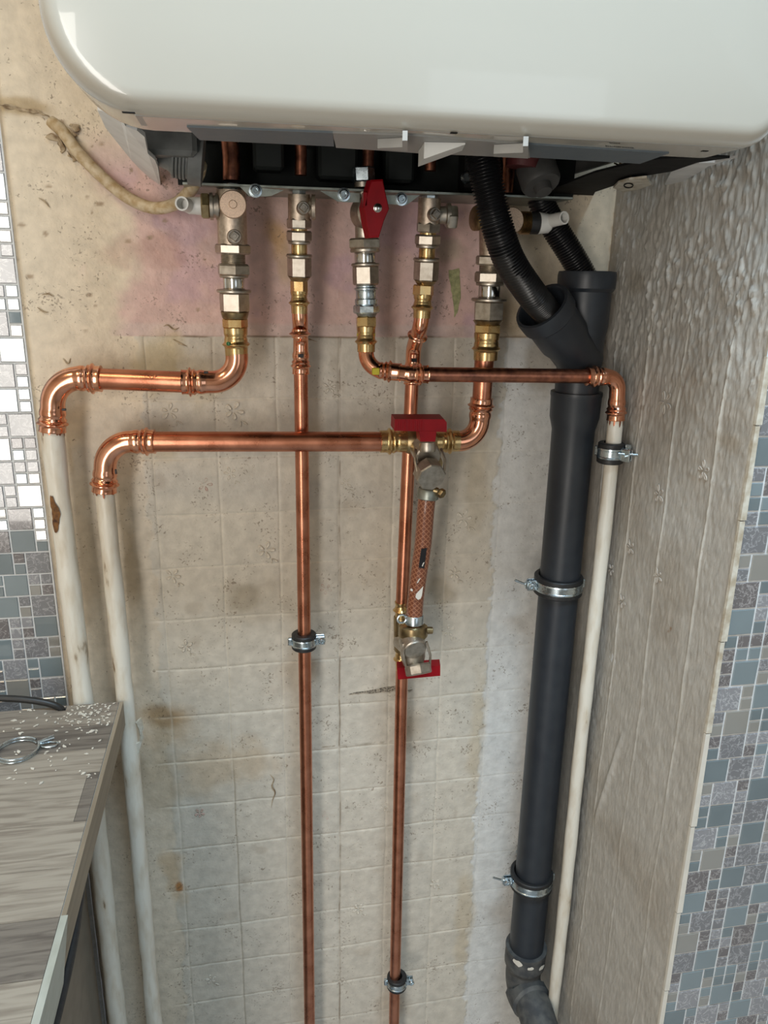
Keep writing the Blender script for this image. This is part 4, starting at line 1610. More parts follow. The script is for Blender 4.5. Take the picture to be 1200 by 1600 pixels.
# return run
YR = -0.066
p = thing('return_pipe', 'right copper pipe dropping from the return valve and bending left to the tap', 'pipe', at(757, 600, YR), 'copper heating pipes')
stack(p, (762, 500, YR), (757, 590, YR), [('brass_hex', 506, 521, 40, 'hex', 'brass'), ('brass_sleeve', 520, 562, 38, 'press', 'brass', 36, 0.58)])
a0, a1 = at(757, 558, YR), at(753, 622, YR)
straight(a0, a1 + (a1 - a0) * 0.05, 0.0109, 'copper_tube', 'copper', p)
press_fitting(fillet([a1, at(746, 692, YR), at(708, 689, YR)], 0.024), 0.0111, (True, False)).build('press_bend', M['copper_bright'], p)
p2 = thing('return_pipe', 'long lower copper pipe running left from the red handled tap to the inner painted pipe', 'pipe', at(420, 690, YR), 'copper heating pipes')
c0, c1 = at(604, 690, YR), at(228, 690, -0.050)
straight(c0, c1, 0.0112, 'copper_tube', 'copper', p2)
c1b = at(242, 690, -0.0506)
d1, d2 = at(166, 690, YP1), at(163, 768, YP1)
press_fitting(fillet([c1b, d1, d2], 0.030), 0.0113, (True, True)).build('press_bend', M['copper_bright'], p2)
paint_drips(p2, d2 + Vector((0, 0, 0.0005)), 0.0110, 9, 'copper_dull')
m = MB()
m.box(at(181, 737, YP1 - 0.0090), (0.002, 0.0016, 0.0055), ch=0.0004)
m.build('size_mark', M['ink'], p2)

# hot water run (plain vertical)
YV = -0.041
p = thing('hot_water_pipe', 'plain vertical copper pipe left of centre with a small offset at its top', 'pipe', at(475, 800, YV), 'vertical copper pipes')
YT = -0.061
stack(p, (467, 436, YT), (468, 490, YT), [('brass_hex', 438, 457, 26, 'hex', 'brass'), ('brass_sleeve', 455, 490, 27, 'press', 'brass', 25, 0.52)])
q0, q1, q2, q3 = at(468, 487, YT), at(469, 503, YT), at(470, 536, YV), at(470, 584, YV)
press_fitting(fillet([q0, q1, q2 + Vector((0, 0, .004)), q3], 0.016), 0.0076, (False, True), bead=0.0022).build('press_bend', M['copper_bright'], p)
q, _ = resample([at(469, 509, YT + 0.006), at(470, 530, YT + 0.016)], 0.0009)
m = MB()
m.tube([q0 + Vector((0, -0.0005, -0.018 - 0.0007 * i)) for i in range(14)], [0.0085 + 0.0032 * math.exp(-((i - 7) / 2.2) ** 2) for i in range(14)], 22)
m.build('press_bead', M['copper_bright'], p)
zb = 0.0
top = at(470, 575, YV)
m = MB()
nn = 60
m.tube([Vector((top.x - 0.0015 * i / nn, YV, top.z * (1 - i / nn))) for i in range(nn + 1)], 0.0079, 22)
m.build('copper_tube', M['copper'], p)
m = MB()
m.box(at(470, 556, YV - 0.0090), (0.006, 0.0014, 0.004), ch=0.0003)
m.build('size_mark', M['ink'], p)

# cold water run
p = thing('cold_water_pipe', 'vertical copper pipe behind the filling hose, with a crooked offset bend on top', 'pipe', at(632, 800, YV), 'vertical copper pipes')
stack(p, (662, 444, YT), (659, 496, YT), [('brass_hex', 445, 462, 31, 'hex', 'brass'), ('brass_sleeve', 460, 497, 28, 'press', 'brass', 26, 0.55)])
q0, q1, q2, q3 = at(659, 494, YT), at(657, 510, YT), at(646, 545, YV), at(644, 600, YV)
press_fitting(fillet([q0, q1, q2, q3], 0.018), 0.0078, (False, True), bead=0.0022).build('press_bend', M['copper_bright'], p)
m = MB()
dirv = (q2 - q1).normalized()
m.tube([q1.lerp(q2, 0.42) + dirv * 0.0008 * (i - 7) for i in range(15)], [0.0084 + 0.0030 * math.exp(-((i - 7) / 2.2) ** 2) for i in range(15)], 22)
m.build('press_bead', M['copper_bright'], p)
m = MB()
m.box(at(647, 563, YV - 0.0090), (0.006, 0.0014, 0.004), ch=0.0003)
m.build('size_mark', M['ink'], p)
tp, md = at(644, 590, YV), at(628, 944, YV)
straight(tp, md, 0.0079, 'copper_tube', 'copper', p)
# brass tee halfway down
stack(p, (627, 940, YV), (628, 1045, YV), [('brass_sleeve', 940, 965, 20, 'press', 'brass', 20, 0.5), ('tee_body', 963, 1015, 24, 'cyl', 'old_brass'), ('brass_sleeve', 1012, 1046, 21, 'press', 'brass', 20, 0.5)])
lo = at(628, 1040, YV)
m = MB()
m.tube([Vector((lo.x + 0.004 * (i / 30.0), YV, lo.z * (1 - i / 30.0))) for i in range(31)], 0.0079, 22)
m.build('copper_tube', M['copper'], p)

# gas run
YG = -0.096
YGV = -0.074
p = thing('gas_pipe', 'dull horizontal copper pipe crossing in front of the grey waste pipe', 'pipe', at(760, 586, YG))
stack(p, (572, 493, YGV), (572, 560, YGV - 0.004), [('brass_hex', 495, 512, 32, 'hex', 'brass'), ('brass_sleeve', 511, 550, 29, 'press', 'brass', 27, 0.58)])
a0 = at(572, 547, YGV - 0.003)
press_fitting(fillet([a0, at(571, 577, YGV - 0.008), at(626, 582, YG + 0.002)], 0.020), 0.0077, (False, True), bead=0.0026, bead_at=0.012).build('press_bend', M['copper_bright'], p)
press_fitting([at(624, 582, YG + 0.002), at(644, 585, YG), at(668, 585, YG)], 0.0078, (False, True), bead=0.0026).build('press_coupling', M['copper_bright'], p)
m = MB()
m.box(at(587, 580, YG - 0.0040), (0.0075, 0.006, 0.007), ch=0.0006)
m.build('yellow_mark', M['yellow'], p, 'yellow gas mark')
m = MB()
f_, ax_, k_ = px_axis((572, 515, YGV), (572, 530, YGV))
m.ring(f_(521), (0, 0, 1), 0.0080, 0.0099, 0.0078)
m.build('yellow_band', M['yellow'], p, 'yellow band')
g0, g1 = at(664, 585, YG), at(924, 588, YG)
straight(g0, g1, 0.0079, 'copper_tube', 'copper_dull', p)
e0, e1, e2 = at(917, 588, YG), at(966, 589, YG), at(962, 656, YG)
press_fitting(fillet([e0, e1, e2], 0.016), 0.0083, (True, True), bead=0.0024).build('press_bend', M['copper_bright'], p)
paint_drips(p, e2 + Vector((0, 0, 0.0005)), 0.0086, 9, 'copper_dull')
o = thing('painted_pipe', 'slim white-painted gas pipe running down the right return wall', 'pipe', (e2.x, YG, 0.0), 'old painted pipes')
m = MB()
nn = 80
zt = e2.z + 0.006
m.tube([Vector((e2.x + 0.0006 * math.sin(zt * i / nn * 11), YG, zt * (1 - i / nn))) for i in range(nn + 1)], [0.0085 + 0.0003 * math.sin(i * 0.9) for i in range(nn + 1)], 22)
m.build('pipe_body', M['painted_pipe'], o)


# ================================================================== filling loop
def tap(parent, ctr_px, Y, hand):
    pass


YH = -0.066
t = thing('filling_tap', 'brass ball tap with red T-handle at the end of the long lower pipe', 'tap', at(660, 690, YH), 'filling loop taps')
m = MB()
xa, xb = at(594, 690, YH), at(636, 690, YH)
L = (xb - xa).length
prof = []
for i in range(29):
    s = L * i / 28
    prof.append((s, 0.0126 + 0.0030 * math.exp(-((s - 0.0105) / 0.0016) ** 2) + 0.0014 * math.exp(-((s - 0.0150) / 0.0011) ** 2) - 0.0007 * math.exp(-((s - 0.019) / 0.0012) ** 2)))
m.lathe(xa, (1, 0, 0), prof, 26)
m.build('press_sleeve', M['brass'], t)
m = MB()
xa2 = at(716, 689, YH)
m.lathe(xa2, (-1, 0, 0), [(a, r - 0.0004) for a, r in prof], 26)
m.build('press_sleeve', M['brass'], t)
m = MB()
m.lathe(at(634, 690, YH), (1, 0, 0), [(0, 0.0128), (0.003, 0.0140), (0.010, 0.0152), (0.024, 0.0152), (0.032, 0.0136), (0.034, 0.0128)], 26)
m.lathe(at(663, 700, YH), (0.12, -0.8, -0.45), [(0, 0.0125), (0.03, 0.0120)], 24)
m.build('tap_body', M['old_brass'], t)
m = MB()
hc = at(657, 664, -0.112)
poly = [at(617, 655, -0.120), at(694, 655, -0.120), at(698, 660, -0.120), at(698, 675, -0.120), at(616, 673, -0.120)]
m.prism(poly, (0, 0.020, 0.002))
m.prism([at(655, 674, -0.1205), at(682, 674, -0.1205), at(680, 690, -0.1205), at(657, 690, -0.1205)], (0, 0.018, 0))
for k in range(7):
    x = 620 + k * 6.5
    m.prism([at(x, 657, -0.1203), at(x + 2.2, 657, -0.1203), at(x + 2.2, 673, -0.1203), at(x, 673, -0.1203)], (0, -0.0007, 0))
m.build('handle', M['red'], t, 'red T-shaped handle')
m = MB()
m.lathe(at(668, 697, -0.110), (0, -0.15, -1), [(-0.004, 0.0085), (0.003, 0.0095), (0.006, 0.0085)], 22)
m.build('handle_washer', M['nickel'], t)


def hose_coupler(parent, disc, capc, capn, Yd, Yc, rd, rc, capl, hexcap=True):
    """chrome drain nose: round plate, hexagon cap facing down and out, side straps"""
    dn_ = Vector((0.10, -1, -0.28)).normalized()
    c = at(*disc, Yd)
    m = MB()
    m.lathe(c, dn_, [(-0.022, rd * 1.12), (-0.006, rd * 1.14), (-0.001, rd * 1.1), (0, rd), (0.0004, rd * 0.98)], 32)
    m.build('nose_plate', M['nickel'], parent)
    m = MB()
    c2 = at(*capc, Yc)
    capn = Vector(capn).normalized()
    if hexcap:
        m.lathe(c2, capn, [(-capl, rc * 0.9), (-capl + 0.002, rc), (-0.0014, rc), (0, rc * 0.93), (0.0003, rc * 0.5)], 8, False, phase=0.2)
    m.build('nose_cap', M['nickel'], parent)
    for s in (-1, 1):
        m = MB()
        a = c + Vector((s * rd * 1.12, 0.004, 0.008))
        b = c2 + Vector((s * rc * 0.90, 0.006, 0.006))
        m.tube([a, a.lerp(b, 0.5) + Vector((s * 0.002, -0.003, 0)), b], 0.0015, 8)
        m.build('side_strap', M['nickel'], parent)


hose_coupler(t, (670, 714), (675, 747), (0.12, -0.92, -0.30), -0.106, -0.124, 0.0130, 0.0166, 0.018)

hose_pts = [(668, 772, -0.104), (665, 800, -0.104), (661, 850, -0.100), (654, 900, -0.095), (649, 940, -0.090), (647, 974, -0.088)]
ho = thing('filling_hose', 'short brown braided hose hanging between the two red handled taps', 'hose', at(660, 860, -0.1))
hp, HL = resample(spline([at(*q) for q in hose_pts], 10), 0.003)
m = MB()
SEG = 20
m.tube(hp, 0.0098, SEG)
hobj = m.build('hose_body', M['hose'], ho)
uvl = hobj.data.uv_layers.new(name='UVMap')
for poly in hobj.data.polygons:
    ks = [(vi % SEG, vi // SEG) for vi in poly.vertices]
    wrapk = max(k for k, _ in ks) == SEG - 1 and min(k for k, _ in ks) == 0
    for li, (k, i) in zip(poly.loop_indices, ks):
        kk = SEG if (wrapk and k == 0) else k
        uvl.data[li].uv = (kk / SEG, i * 0.003 / 0.0062)
m = MB()
c, d = at(669, 771, -0.104), (hp[0] - hp[3]).normalized()
m.lathe(c - d * 0.006, d, [(0, 0.0112), (0.001, 0.0122), (0.010, 0.0124), (0.012, 0.0110)], 26)
m.build('hose_clamp', M['rail'], ho)
m = MB()
cs = at(687, 768, -0.112)
m.lathe(cs + Vector((-0.007, 0, 0.002)), (1, -0.35, -0.3), [(0, 0.0040), (0.005, 0.0040)], 12)
m.hexn(cs + Vector((-0.001, -0.002, 0)), (0.6, -0.8, -0.3), 0.0054, 0.0060)
m.build('clamp_screw', M['old_brass'], ho)
m = MB()
c = hp[-1]
m.lathe(c + Vector((0, 0, 0.012)), (0, 0, -1), [(0, 0.0104), (0.001, 0.0112), (0.011, 0.0114), (0.012, 0.0104)], 26)
m.build('hose_clamp', M['zinc'], ho)
m = MB()
cc = at(628, 967, -0.090)
m.tube([cc + Vector((0.0052 * math.cos(a), 0, 0.0052 * math.sin(a))) for a in [2 * math.pi * k / 20 for k in range(21)]], 0.0014, 8)
m.build('clamp_ear', M['zinc'], ho)
# black print on the hose and blobs of wall paint
m = MB()
m.prism([at(658, 858, -0.1108), at(666, 856, -0.1100), at(662, 888, -0.1070), at(654, 887, -0.1078)], (0.0006, -0.0006, 0))
m.build('print_band', M['ink'], ho)
m = MB()
for pl, yy in (([(661, 916), (659, 930), (657, 935), (653, 937), (649, 933), (650, 928)], -0.1035), ([(657, 903), (653, 910), (651, 911), (654, 905)], -0.1052), ([(663, 878), (660, 885), (659, 884), (661, 879)], -0.108), ([(642, 919), (645, 921), (644, 924), (641, 922)], -0.1035)):
    m.prism([at(x, y, yy) for x, y in pl], (0, -0.0008, 0))
m.build('paint_blob', M['paint_blob'], ho)

t = thing('filling_tap', 'brass hose tap with red bar handle on the vertical pipe, below the hose', 'tap', at(640, 1020, -0.07), 'filling loop taps')
m = MB()
cu_ = at(645, 987, -0.086)
m.lathe(cu_ + Vector((0, 0, 0.009)), (0, -0.15, -1), [(0, 0.0140), (0.0015, 0.0172), (0.013, 0.0176), (0.016, 0.0155)], 28)
m.lathe(cu_ + Vector((0.015, -0.003, 0.002)), (1, 0, -0.05), [(0, 0.0046), (0.008, 0.0044), (0.009, 0.003)], 12)
m.build('union_collar', M['old_brass'], t)
m = MB()
m.lathe(at(628, 1000, YV), (0.3, -1, 0), [(0, 0.0125), (0.030, 0.0130)], 24)
m.lathe(cu_ + Vector((0, 0, -0.006)), (0.02, -0.1, -1), [(0, 0.0150), (0.010, 0.0150), (0.026, 0.0150), (0.036, 0.012)], 26)
m.build('tap_body', M['nickel'], t)
hose_coupler(t, (649, 1016), (655, 1054), (0.10, -0.52, -0.85), -0.108, -0.104, 0.0126, 0.0160, 0.0125)
m = MB()
z0 = at(654, 1051, -0.085)
poly = [at(620, 1044, -0.090), at(688, 1040, -0.086), at(688, 1056, -0.086), at(622, 1062, -0.090)]
m.prism(poly, (0.003, 0.016, 0.0))
m.build('handle', M['red'], t, 'red bar handle')


# ================================================================== pipe clips
def clip(label, c, r, rub, wall_dir, wall_d, tab_dir, bolt_ax, size=1.0, wing=False, h=0.020, stamp=None):
    """rubber lined pipe clip round a vertical pipe: ring, band, ear with screw, second ear, stud to the wall"""
    c = Vector(c)
    o = thing('pipe_clip', label, 'pipe clip', c, 'rubber lined pipe clips')
    wall_dir, tab_dir, bolt_ax = Vector(wall_dir).normalized(), Vector(tab_dir).normalized(), Vector(bolt_ax).normalized()
    m = MB()
    prof = [(-h / 2, r), (-h / 2, rub - 0.0012), (-h / 2 + 0.0012, rub), (-h * 0.27, rub), (-h * 0.25, rub - 0.0012), (h * 0.25, rub - 0.0012), (h * 0.27, rub), (h / 2 - 0.0012, rub), (h / 2, rub - 0.0012), (h / 2, r), (-h / 2, r)]
    m.lathe(c, (0, 0, 1), prof, 32, cap=False)
    m.build('rubber_lining', M['rubber'], o)
    m = MB()
    bh = h * 0.5
    prof = [(-bh / 2, rub - 0.0010), (-bh / 2, rub + 0.0002), (-bh * 0.34, rub + 0.0006), (-bh * 0.28, rub - 0.0001), (bh * 0.28, rub - 0.0001), (bh * 0.34, rub + 0.0006), (bh / 2, rub + 0.0002), (bh / 2, rub - 0.0010)]
    m.lathe(c, (0, 0, 1), prof + [prof[0]], 32, cap=False)
    m.build('band', M['zinc'], o)
    # ears
    zax = Vector((0, 0, 1))
    side = zax.cross(tab_dir).normalized()
    Rm = Matrix((tab_dir, side, zax)).transposed()
    earc = c + tab_dir * (rub + 0.0048 * size)
    for k, s in enumerate((-1, 1)):
        m = MB()
        m.box(earc + side * s * 0.0028, (0.0115 * size, 0.0018, bh * 1.15), Rm, ch=0.0007)
        m.build('ear', M['zinc'], o)
    m = MB()
    e2 = c - tab_dir * (rub + 0.0020)
    m.box(e2, (0.0050, 0.0060, bh * 0.95), Rm, ch=0.001)
    m.build('hinge', M['zinc'], o)
    m = MB()
    bl = 0.006
    hc = earc + tab_dir * 0.0008
    m.lathe(hc - bolt_ax * 0.009, bolt_ax, [(0, 0.0018), (0.014, 0.0018)], 10)
    m.lathe(hc + bolt_ax * 0.0036, bolt_ax, [(0, 0.0046 * size), (0.0012, 0.0048 * size), (0.0030, 0.0038 * size), (0.0034, 0.0020), (0.0022, 0.0016)], 16)
    if wing:
        wd = tab_dir
        m.tube([hc + wd * 0.004, hc + wd * 0.012 + Vector((0, 0, 0.003)), hc + wd * 0.021 + Vector((0, 0, 0.007))], 0.0015, 10)
        m.box(hc + wd * 0.005, (0.004, 0.008, 0.009), Rm, ch=0.0008)
    m.build('screw', M['zinc'], o)
    m = MB()
    m.lathe(c + wall_dir * (rub - 0.001), wall_dir, [(0, 0.0060), (0.005, 0.0060), (0.0052, 0.0035), (max(0.006, wall_d - rub + 0.001), 0.0035)], 14)
    m.build('stud', M['zinc'], o)
    if stamp:
        cu = bpy.data.curves.new('stamp', 'FONT')
        cu.body = stamp
        cu.size = 0.0062
        cu.align_x = 'CENTER'
        cu.align_y = 'CENTER'
        cu.extrude = 0.0
        to = bpy.data.objects.new('stamp_source', cu)
        COL.objects.link(to)
        bpy.context.view_layer.update()
        dg = bpy.context.evaluated_depsgraph_get()
        ev = to.evaluated_get(dg)
        me0 = ev.to_mesh()
        vs = [tuple(q.co) for q in me0.vertices]
        fs = [tuple(q.vertices) for q in me0.polygons]
        ev.to_mesh_clear()
        bpy.data.objects.remove(to)
        mm = MB()
        rr = rub + 0.0004
        mm.add([Vector((c.x + math.sin(x / rr) * rr, c.y - math.cos(x / rr) * rr, c.z + y)) for (x, y, z) in vs], fs)
        mm.build('stamp', M['rail'], o)
    return o


def on_pipe(px, py, Y):
    return at(px, py, Y)


clip('rubber lined clip on the plain vertical copper pipe, left of the filling taps', on_pipe(475, 1001, YV), 0.0079, 0.0152, (0, 1, 0), 0.040, (1, 0, 0), (0.25, -1, 0), stamp='15')
clip('rubber lined clip low on the copper pipe below the filling taps', on_pipe(620, 1533, YV), 0.0079, 0.0146, (0, 1, 0), 0.040, (1, -0.1, 0), (0.3, -1, 0), size=0.9)
YD = -0.056
clip('large rubber lined clip round the grey waste pipe at mid height', at(872, 912, YD), 0.0252, 0.0305, (0, 1, 0), 0.055, (-1, 0.05, 0), (-0.1, -1, 0), wing=True, h=0.024)
clip('large rubber lined clip low on the grey waste pipe above its bend', at(830, 1372, YD), 0.0252, 0.0305, (0, 1, 0), 0.055, (-1, 0.05, 0), (-0.1, -1, 0), wing=True, h=0.024)
clip('rubber lined clip holding the slim white pipe to the right wall', at(954, 707, YG), 0.0087, 0.0150, (1, 0, 0), XR - e2.x, (0.55, -0.8, 0), (0.8, 0.6, 0), h=0.024)
o = bpy.data.objects['pipe_clip.004']
m = MB()
c = at(966, 709, YG - 0.015)
m.tube([c, at(998, 711, -0.118)], 0.0016, 10)
m.box(at(981, 700, YG - 0.010), (0.0075, 0.004, 0.0085), ch=0.0008)
m.build('long_screw', M['zinc'], o)

# ================================================================== waste pipe
w = thing('waste_pipe', 'anthracite plastic waste pipe with a slanted branch at its top, right corner', 'waste pipe', at(850, 1200, YD))
xw = at(889, 700, YD).x
xw = (at(889, 700, YD).x + at(842, 1300, YD).x) / 2
RP = 0.0250
ztop, zm = at(905, 424, YD).z, at(880, 612, YD).z
zlow = at(825, 1490, YD).z
# long straight tube with its bell end under the branch
m = MB()
zz = [(zm, 0.0300), (zm - 0.004, 0.0302), (zm - 0.006, 0.0295), (zm - 0.030, 0.0290), (zm - 0.045, 0.0252)]
pp = [Vector((xw, YD, z)) for z, _ in zz] + [Vector((xw, YD, zm - 0.05 - (zm - 0.05 - zlow + 0.012) * i / 20)) for i in range(1, 21)]
rr = [r for _, r in zz] + [RP] * 20
m.tube(pp, rr, 32)
m.build('straight_tube', M['pvc'], w)
# branch body
m = MB()
bz = zm - 0.012
pp = [Vector((xw, YD, bz)), Vector((xw, YD, zm + 0.01)), Vector((xw, YD, ztop - 0.075)), Vector((xw, YD, ztop - 0.060)), Vector((xw, YD, ztop - 0.024)), Vector((xw, YD, ztop - 0.022)), Vector((xw, YD, ztop - 0.018)), Vector((xw, YD, ztop - 0.004)),
      Vector((xw, YD, ztop)), Vector((xw, YD, ztop + 0.0005)), Vector((xw, YD, ztop - 0.002)), Vector((xw, YD, ztop - 0.03))]
rr = [0.0255, 0.0255, 0.0258, 0.0285, 0.0288, 0.0288, 0.0322, 0.0325, 0.0315, 0.0270, 0.0262, 0.0255]
m.tube(pp, rr, 32, cap=False)
m.build('branch_body', M['pvc'], w)
j = Vector((xw + 0.004, YD - 0.002, at(880, 570, YD).z))
mouth = at(846, 478, YD - 0.034)
dv = (mouth - j)
dL = dv.length
dv.normalize()
m = MB()
prof = [(0, 0.0252), (dL - 0.062, 0.0255), (dL - 0.052, 0.0285), (dL - 0.020, 0.0288), (dL - 0.017, 0.0318), (dL - 0.004, 0.0320), (dL, 0.0310), (dL + 0.0004, 0.0278), (dL - 0.002, 0.0262), (dL - 0.035, 0.0255), (dL - 0.036, 0.002)]
m.lathe(j, dv, prof, 32, cap=False)
m.build('branch_arm', M['pvc'], w)
# lower bend, dusty
m = MB()
a = Vector((xw, YD, zlow + 0.016))
pb = fillet([a, Vector((xw - 0.002, YD, zlow - 0.058)), at(834, 1572, YD - 0.040), at(858, 1650, -0.16)], [0.02, 0.05], 0.004)
pb, BL = resample(pb, 0.003)
rr = []
for i in range(len(pb)):
    s = BL * i / (len(pb) - 1)
    r = 0.0260
    if s < 0.030:
        r = 0.0300 if s > 0.004 else 0.0306
    elif s < 0.036:
        r = 0.0300 - (s - 0.03) / 0.006 * 0.004
    if 0.070 < s < 0.098:
        r = 0.0300
    rr.append(r)
m.tube(pb, rr, 28)
m.build('lower_bend', M['pvc_old'], w, 'dusty grey lower bend')
m = MB()
for (aa, dz, s) in ((-2.35, -0.004, 1.0), (-1.05, -0.014, 0.8), (-1.7, -0.009, 0.6)):
    vs = []
    for k in range(10):
        t = 2 * math.pi * k / 10
        a_ = aa + 0.26 * s * math.cos(t)
        z = zlow + 0.014 + dz + 0.0055 * s * math.sin(t) * random.uniform(.7, 1.2)
        vs.append(Vector((xw + math.cos(a_) * 0.0309, YD + math.sin(a_) * 0.0309, z)))
    m.add(vs + [sum(vs, Vector()) / 10 + Vector((0, -0.0008, 0))], [(k, (k + 1) % 10, 10) for k in range(10)], True)
m.build('sealant', M['paint_blob'], w, 'white sealant smears')


# ---------------------------------------------------------------- corrugated hoses
def corrugated(label, pts, r, pitch=0.0030, amp=0.0013):
    q, L = resample(spline(pts, 14), pitch / 4)
    rr = [r + amp * (1 if (i // 2) % 2 else -1) * (1.0 if i % 2 else 0.9) for i in range(len(q))]
    m = MB()
    m.tube(q, rr, 22)
    o = m.build('corrugated_hose', M['hose_black'], None, loc=pts[len(pts) // 2], angle=80)
    tag(o, label, 'hose', 'black condensate hoses')
    return o


corrugated('black corrugated hose in front, running from boiler into the slanted branch mouth',
           [at(752, 235, -0.125), at(762, 290, -0.128), at(776, 350, -0.128), at(795, 405, -0.122), at(825, 452, -0.110), mouth + dv * -0.004, mouth + dv * -0.03], 0.0148)
corrugated('black corrugated hose behind, running into the upright socket of the waste pipe',
           [at(838, 262, -0.062), at(846, 315, -0.058), at(866, 355, -0.056), at(888, 390, -0.056), at(908, 424, -0.056), at(922, 452, -0.056)], 0.0132)

# ---------------------------------------------------------------- old cable on the left
m = MB()
cp_ = spline([at(80, 190, 0.002), at(98, 206, -0.004), at(122, 238, -0.008), at(160, 277, -0.010), at(200, 309, -0.014), at(240, 325, -0.024), at(275, 318, -0.04), at(297, 298, -0.06), at(309, 275, -0.085), at(313, 258, -0.105)], 10)
m.tube(cp_, 0.0062, 16)
o = m.build('cable', M['cable'], None, loc=at(200, 309, -0.014))
tag(o, 'old yellowed cable looping from the torn wall paper up into the boiler', 'cable')

# ================================================================== worktop
KW = 0.9333
YB = -0.060                    # back edge, a hand's width off the wall for the pipes
ZW = H - 0.519 * KW
XE = -0.1615 * KW
TH = 0.032
wt = thing('worktop', 'grey oak look worktop with rough cut end beside the pipes', 'worktop', (-0.6, -0.3, ZW - TH))
m = MB()
# core with the notch round the painted pipe
nb = -0.010
outl = [(-1.30, -0.62), (XE - 0.004, -0.62), (XE - 0.004, YB), (-0.2130, YB), (-0.2130, YB - 0.010), (-0.2215, YB - 0.010), (-0.2225, YB - 0.001), (-1.30, YB - 0.003)]
m.prism([(x, y, ZW - TH) for x, y in outl], (0, 0, TH - 0.0012))
m.build('core', M['carcass'], wt)
rows = [YB - 0.0002] + [-0.9 + (q + 0.9) * KW for q in (-0.0495, -0.1004, -0.1452, -0.2243, -0.2867, -0.3454, -0.4053, -0.465, -0.525)] + [-0.62]
tones = ['stave_b', 'stave_c', 'stave_a', 'stave_a', 'stave_a', 'stave_a', 'stave_c', 'stave_a', 'stave_b', 'stave_a']
for i in range(len(rows) - 1):
    y0, y1 = rows[i], rows[i + 1]
    cuts = [-1.30]
    x = -1.30 + random.uniform(0.1, 0.5)
    while x < XE - 0.16:
        cuts.append(x)
        x += random.uniform(0.35, 0.6)
    if i == 3:
        cuts.append(-0.1785 * KW)
    cuts.append(XE - 0.0045)
    for k in range(len(cuts) - 1):
        xa, xb = cuts[k] + 0.0002, cuts[k + 1] - 0.0002
        m = MB()
        mt = tones[i] if k == len(cuts) - 2 or (i == 3 and k == len(cuts) - 3) else random.choice(['stave_a', 'stave_b', 'stave_c'])
        if i == 3 and k == len(cuts) - 2:
            mt = 'stave_c'
        dz = random.uniform(0, 0.00025)
        if i == 0 and k == len(cuts) - 2:
            pl = [(xa, y1 + .0002), (xb, y1 + .0002), (xb, YB), (-0.2132, YB), (-0.2132, YB - 0.0102), (-0.2217, YB - 0.0102), (-0.2227, YB - 0.001), (xa, YB - 0.0030)]
            m.prism([(a, b, ZW - 0.0014) for a, b in pl], (0, 0, 0.0014 + dz))
        else:
            m.box(((xa + xb) / 2, (y0 + y1) / 2, ZW - 0.0007 + dz), (xb - xa, y0 - y1 - 0.0004, 0.0014))
        m.build('stave', M[mt], wt)
# cut end: veneer strip, pale newer strip toward the front
m = MB()
ysplit = -0.382
pl = [(YB, 0.0), (ysplit + 0.0, 0.0), (ysplit - 0.033, -0.030), (YB, -0.031)]
vs = []
m.prism([(XE - 0.004, y, ZW + z) for y, z in pl], (0.004, 0, 0))
m.build('edge_strip', M['edge_strip'], wt)
m = MB()
pl = [(ysplit, 0.0008), (-0.62, 0.0008), (-0.62, -0.032), (ysplit - 0.033, -0.032)]
m.prism([(XE - 0.004, y, ZW + z) for y, z in pl], (0.0055, 0, 0))
m.build('edge_strip', M['edge_pale'], wt, 'pale newer edge strip')
# black strip bulging below the edge
m = MB()
sp_ = spline([Vector((XE - 0.006, -0.27, ZW - 0.030)), Vector((XE - 0.003, -0.33, ZW - 0.036)), Vector((XE - 0.002, -0.39, ZW - 0.0435)), Vector((XE - 0.003, -0.45, ZW - 0.047)), Vector((XE - 0.004, -0.53, ZW - 0.046))], 8)
m.tube(sp_, [0.0012 + 0.0034 * min(1, i / 12) for i in range(len(sp_))], 10)
m.build('black_strip', M['rubber'], wt, 'black strip under the edge')

# base cabinet under it
cb = thing('base_cabinet', 'dull brown base cabinet end under the worktop', 'cabinet', (-0.7, -0.28, 0.0))
m = MB()
m.box((-0.2388, -0.300, (ZW - TH) / 2), (0.018, 0.58, ZW - TH - 0.002))
m.build('end_panel', M['cabinet'], cb)
m = MB()
m.box((-0.78, -0.315, (ZW - TH + 0.1) / 2), (1.045, 0.55, ZW - TH - 0.106))
m.build('carcass', M['carcass'], cb)
for k in range(2):
    m = MB()
    xc = -0.52 - 0.51 * k
    m.box((xc, -0.602, (ZW - TH + 0.1) / 2), (0.50, 0.018, ZW - TH - 0.12), ch=0.002)
    d = m.build('door', M['carcass'], cb)
    m = MB()
    zc = ZW - TH - 0.09
    m.tube([(xc - 0.06, -0.612, zc), (xc - 0.06, -0.635, zc), (xc + 0.06, -0.635, zc), (xc + 0.06, -0.612, zc)], 0.005, 10)
    m.build('handle', M['steel_tube'], d)

# paint chips and crumbs on the worktop
m = MB()
for k in range(230):
    if k < 150:
        px, py = random.gauss(140, 26), random.gauss(1112, 13)
    else:
        px, py = random.uniform(5, 175), random.uniform(1105, 1230)
    q = atz(px, py, ZW + 0.0006)
    if q.x > XE - 0.008 or q.y > YB - 0.002 or q.x < -0.4:
        continue
    a, s = random.uniform(0, 6.28), random.uniform(0.0006, 0.0018) * (1.6 if k > 150 and k % 6 == 0 else 1)
    pl = [q + Vector((math.cos(a + t) * s * f, math.sin(a + t) * s * f, 0)) for t, f in ((0, 1.5), (1.4, .7), (2.9, 1.3), (4.5, .8))]
    m.prism(pl, (random.uniform(-.0003, .0003), 0, random.uniform(0.0004, 0.0012)))
o = m.build('paint_chips', M['chip'], None, loc=atz(140, 1115, ZW))
tag(o, 'scattered pale paint chips and crumbs on the worktop by the painted pipes', 'debris', kind='stuff')

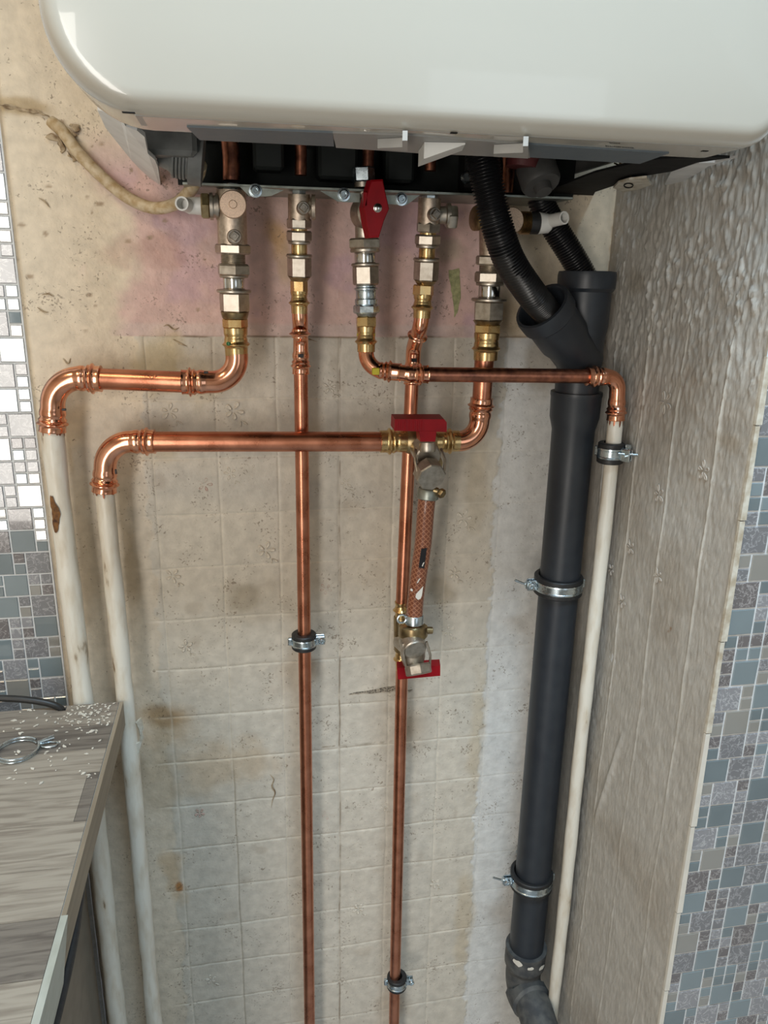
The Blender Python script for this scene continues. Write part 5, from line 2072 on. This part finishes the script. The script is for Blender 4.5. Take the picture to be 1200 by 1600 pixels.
# spring wire hose clip lying on the worktop
o = thing('spring_clip', 'silver spring wire hose clip lying on the worktop', 'hose clip', atz(32, 1175, ZW))
c = atz(27, 1176, ZW)
ang0 = 0.5
for lvl in range(2):
    m = MB()
    pts = []
    for k in range(41):
        a = ang0 + 0.12 + (2 * math.pi - 0.35) * k / 40 + lvl * 0.15
        pts.append(c + Vector((0.0205 * math.cos(a) + lvl * 0.001, 0.0205 * math.sin(a), 0.0016 + lvl * 0.0034)))
    m.tube(pts, 0.0011, 8)
    m.build('wire_ring', M['zinc'], o)
d = Vector((math.cos(ang0 - 0.25), math.sin(ang0 - 0.25), 0))
nrm = Vector((-d.y, d.x, 0))
e0 = c + d * 0.0205
m = MB()
m.tube(spline([e0 + nrm * 0.002 + Vector((0, 0, .0016)), e0 + d * 0.006 - nrm * 0.004 + Vector((0, 0, .002)), e0 + d * 0.016 - nrm * 0.006 + Vector((0, 0, .0022)), e0 + d * 0.019 - nrm * 0.001 + Vector((0, 0, .0026)), e0 + d * 0.012 + nrm * 0.002 + Vector((0, 0, .003)), e0 + d * 0.002 + Vector((0, 0, .004))], 6), 0.0011, 8)
m.build('wire_tang', M['zinc'], o)
m = MB()
for s in (0.004, 0.0075):
    m.tube([e0 + nrm * s * 0.6 + Vector((0, 0, .005)), e0 + d * 0.016 + nrm * s * 1.3 + Vector((0, 0, .0055))], 0.0011, 8)
m.build('wire_tang', M['zinc'], o)

# black cable behind the worktop
m = MB()
m.tube(spline([Vector((-0.46, -0.060, ZW + 0.018)), Vector((-0.34, -0.062, ZW + 0.020)), Vector((-0.285, -0.064, ZW + 0.019)), Vector((-0.245, -0.066, ZW + 0.013)), Vector((-0.222, -0.066, ZW + 0.003)), Vector((-0.2175, -0.0645, ZW - 0.012)), Vector((-0.2175, -0.0650, ZW - 0.06))], 10), 0.0040, 14)
o = m.build('cable', M['black_cable'], None, loc=(-0.30, -0.064, ZW + 0.020))
tag(o, 'black cable arching along the back of the worktop into the gap', 'cable')
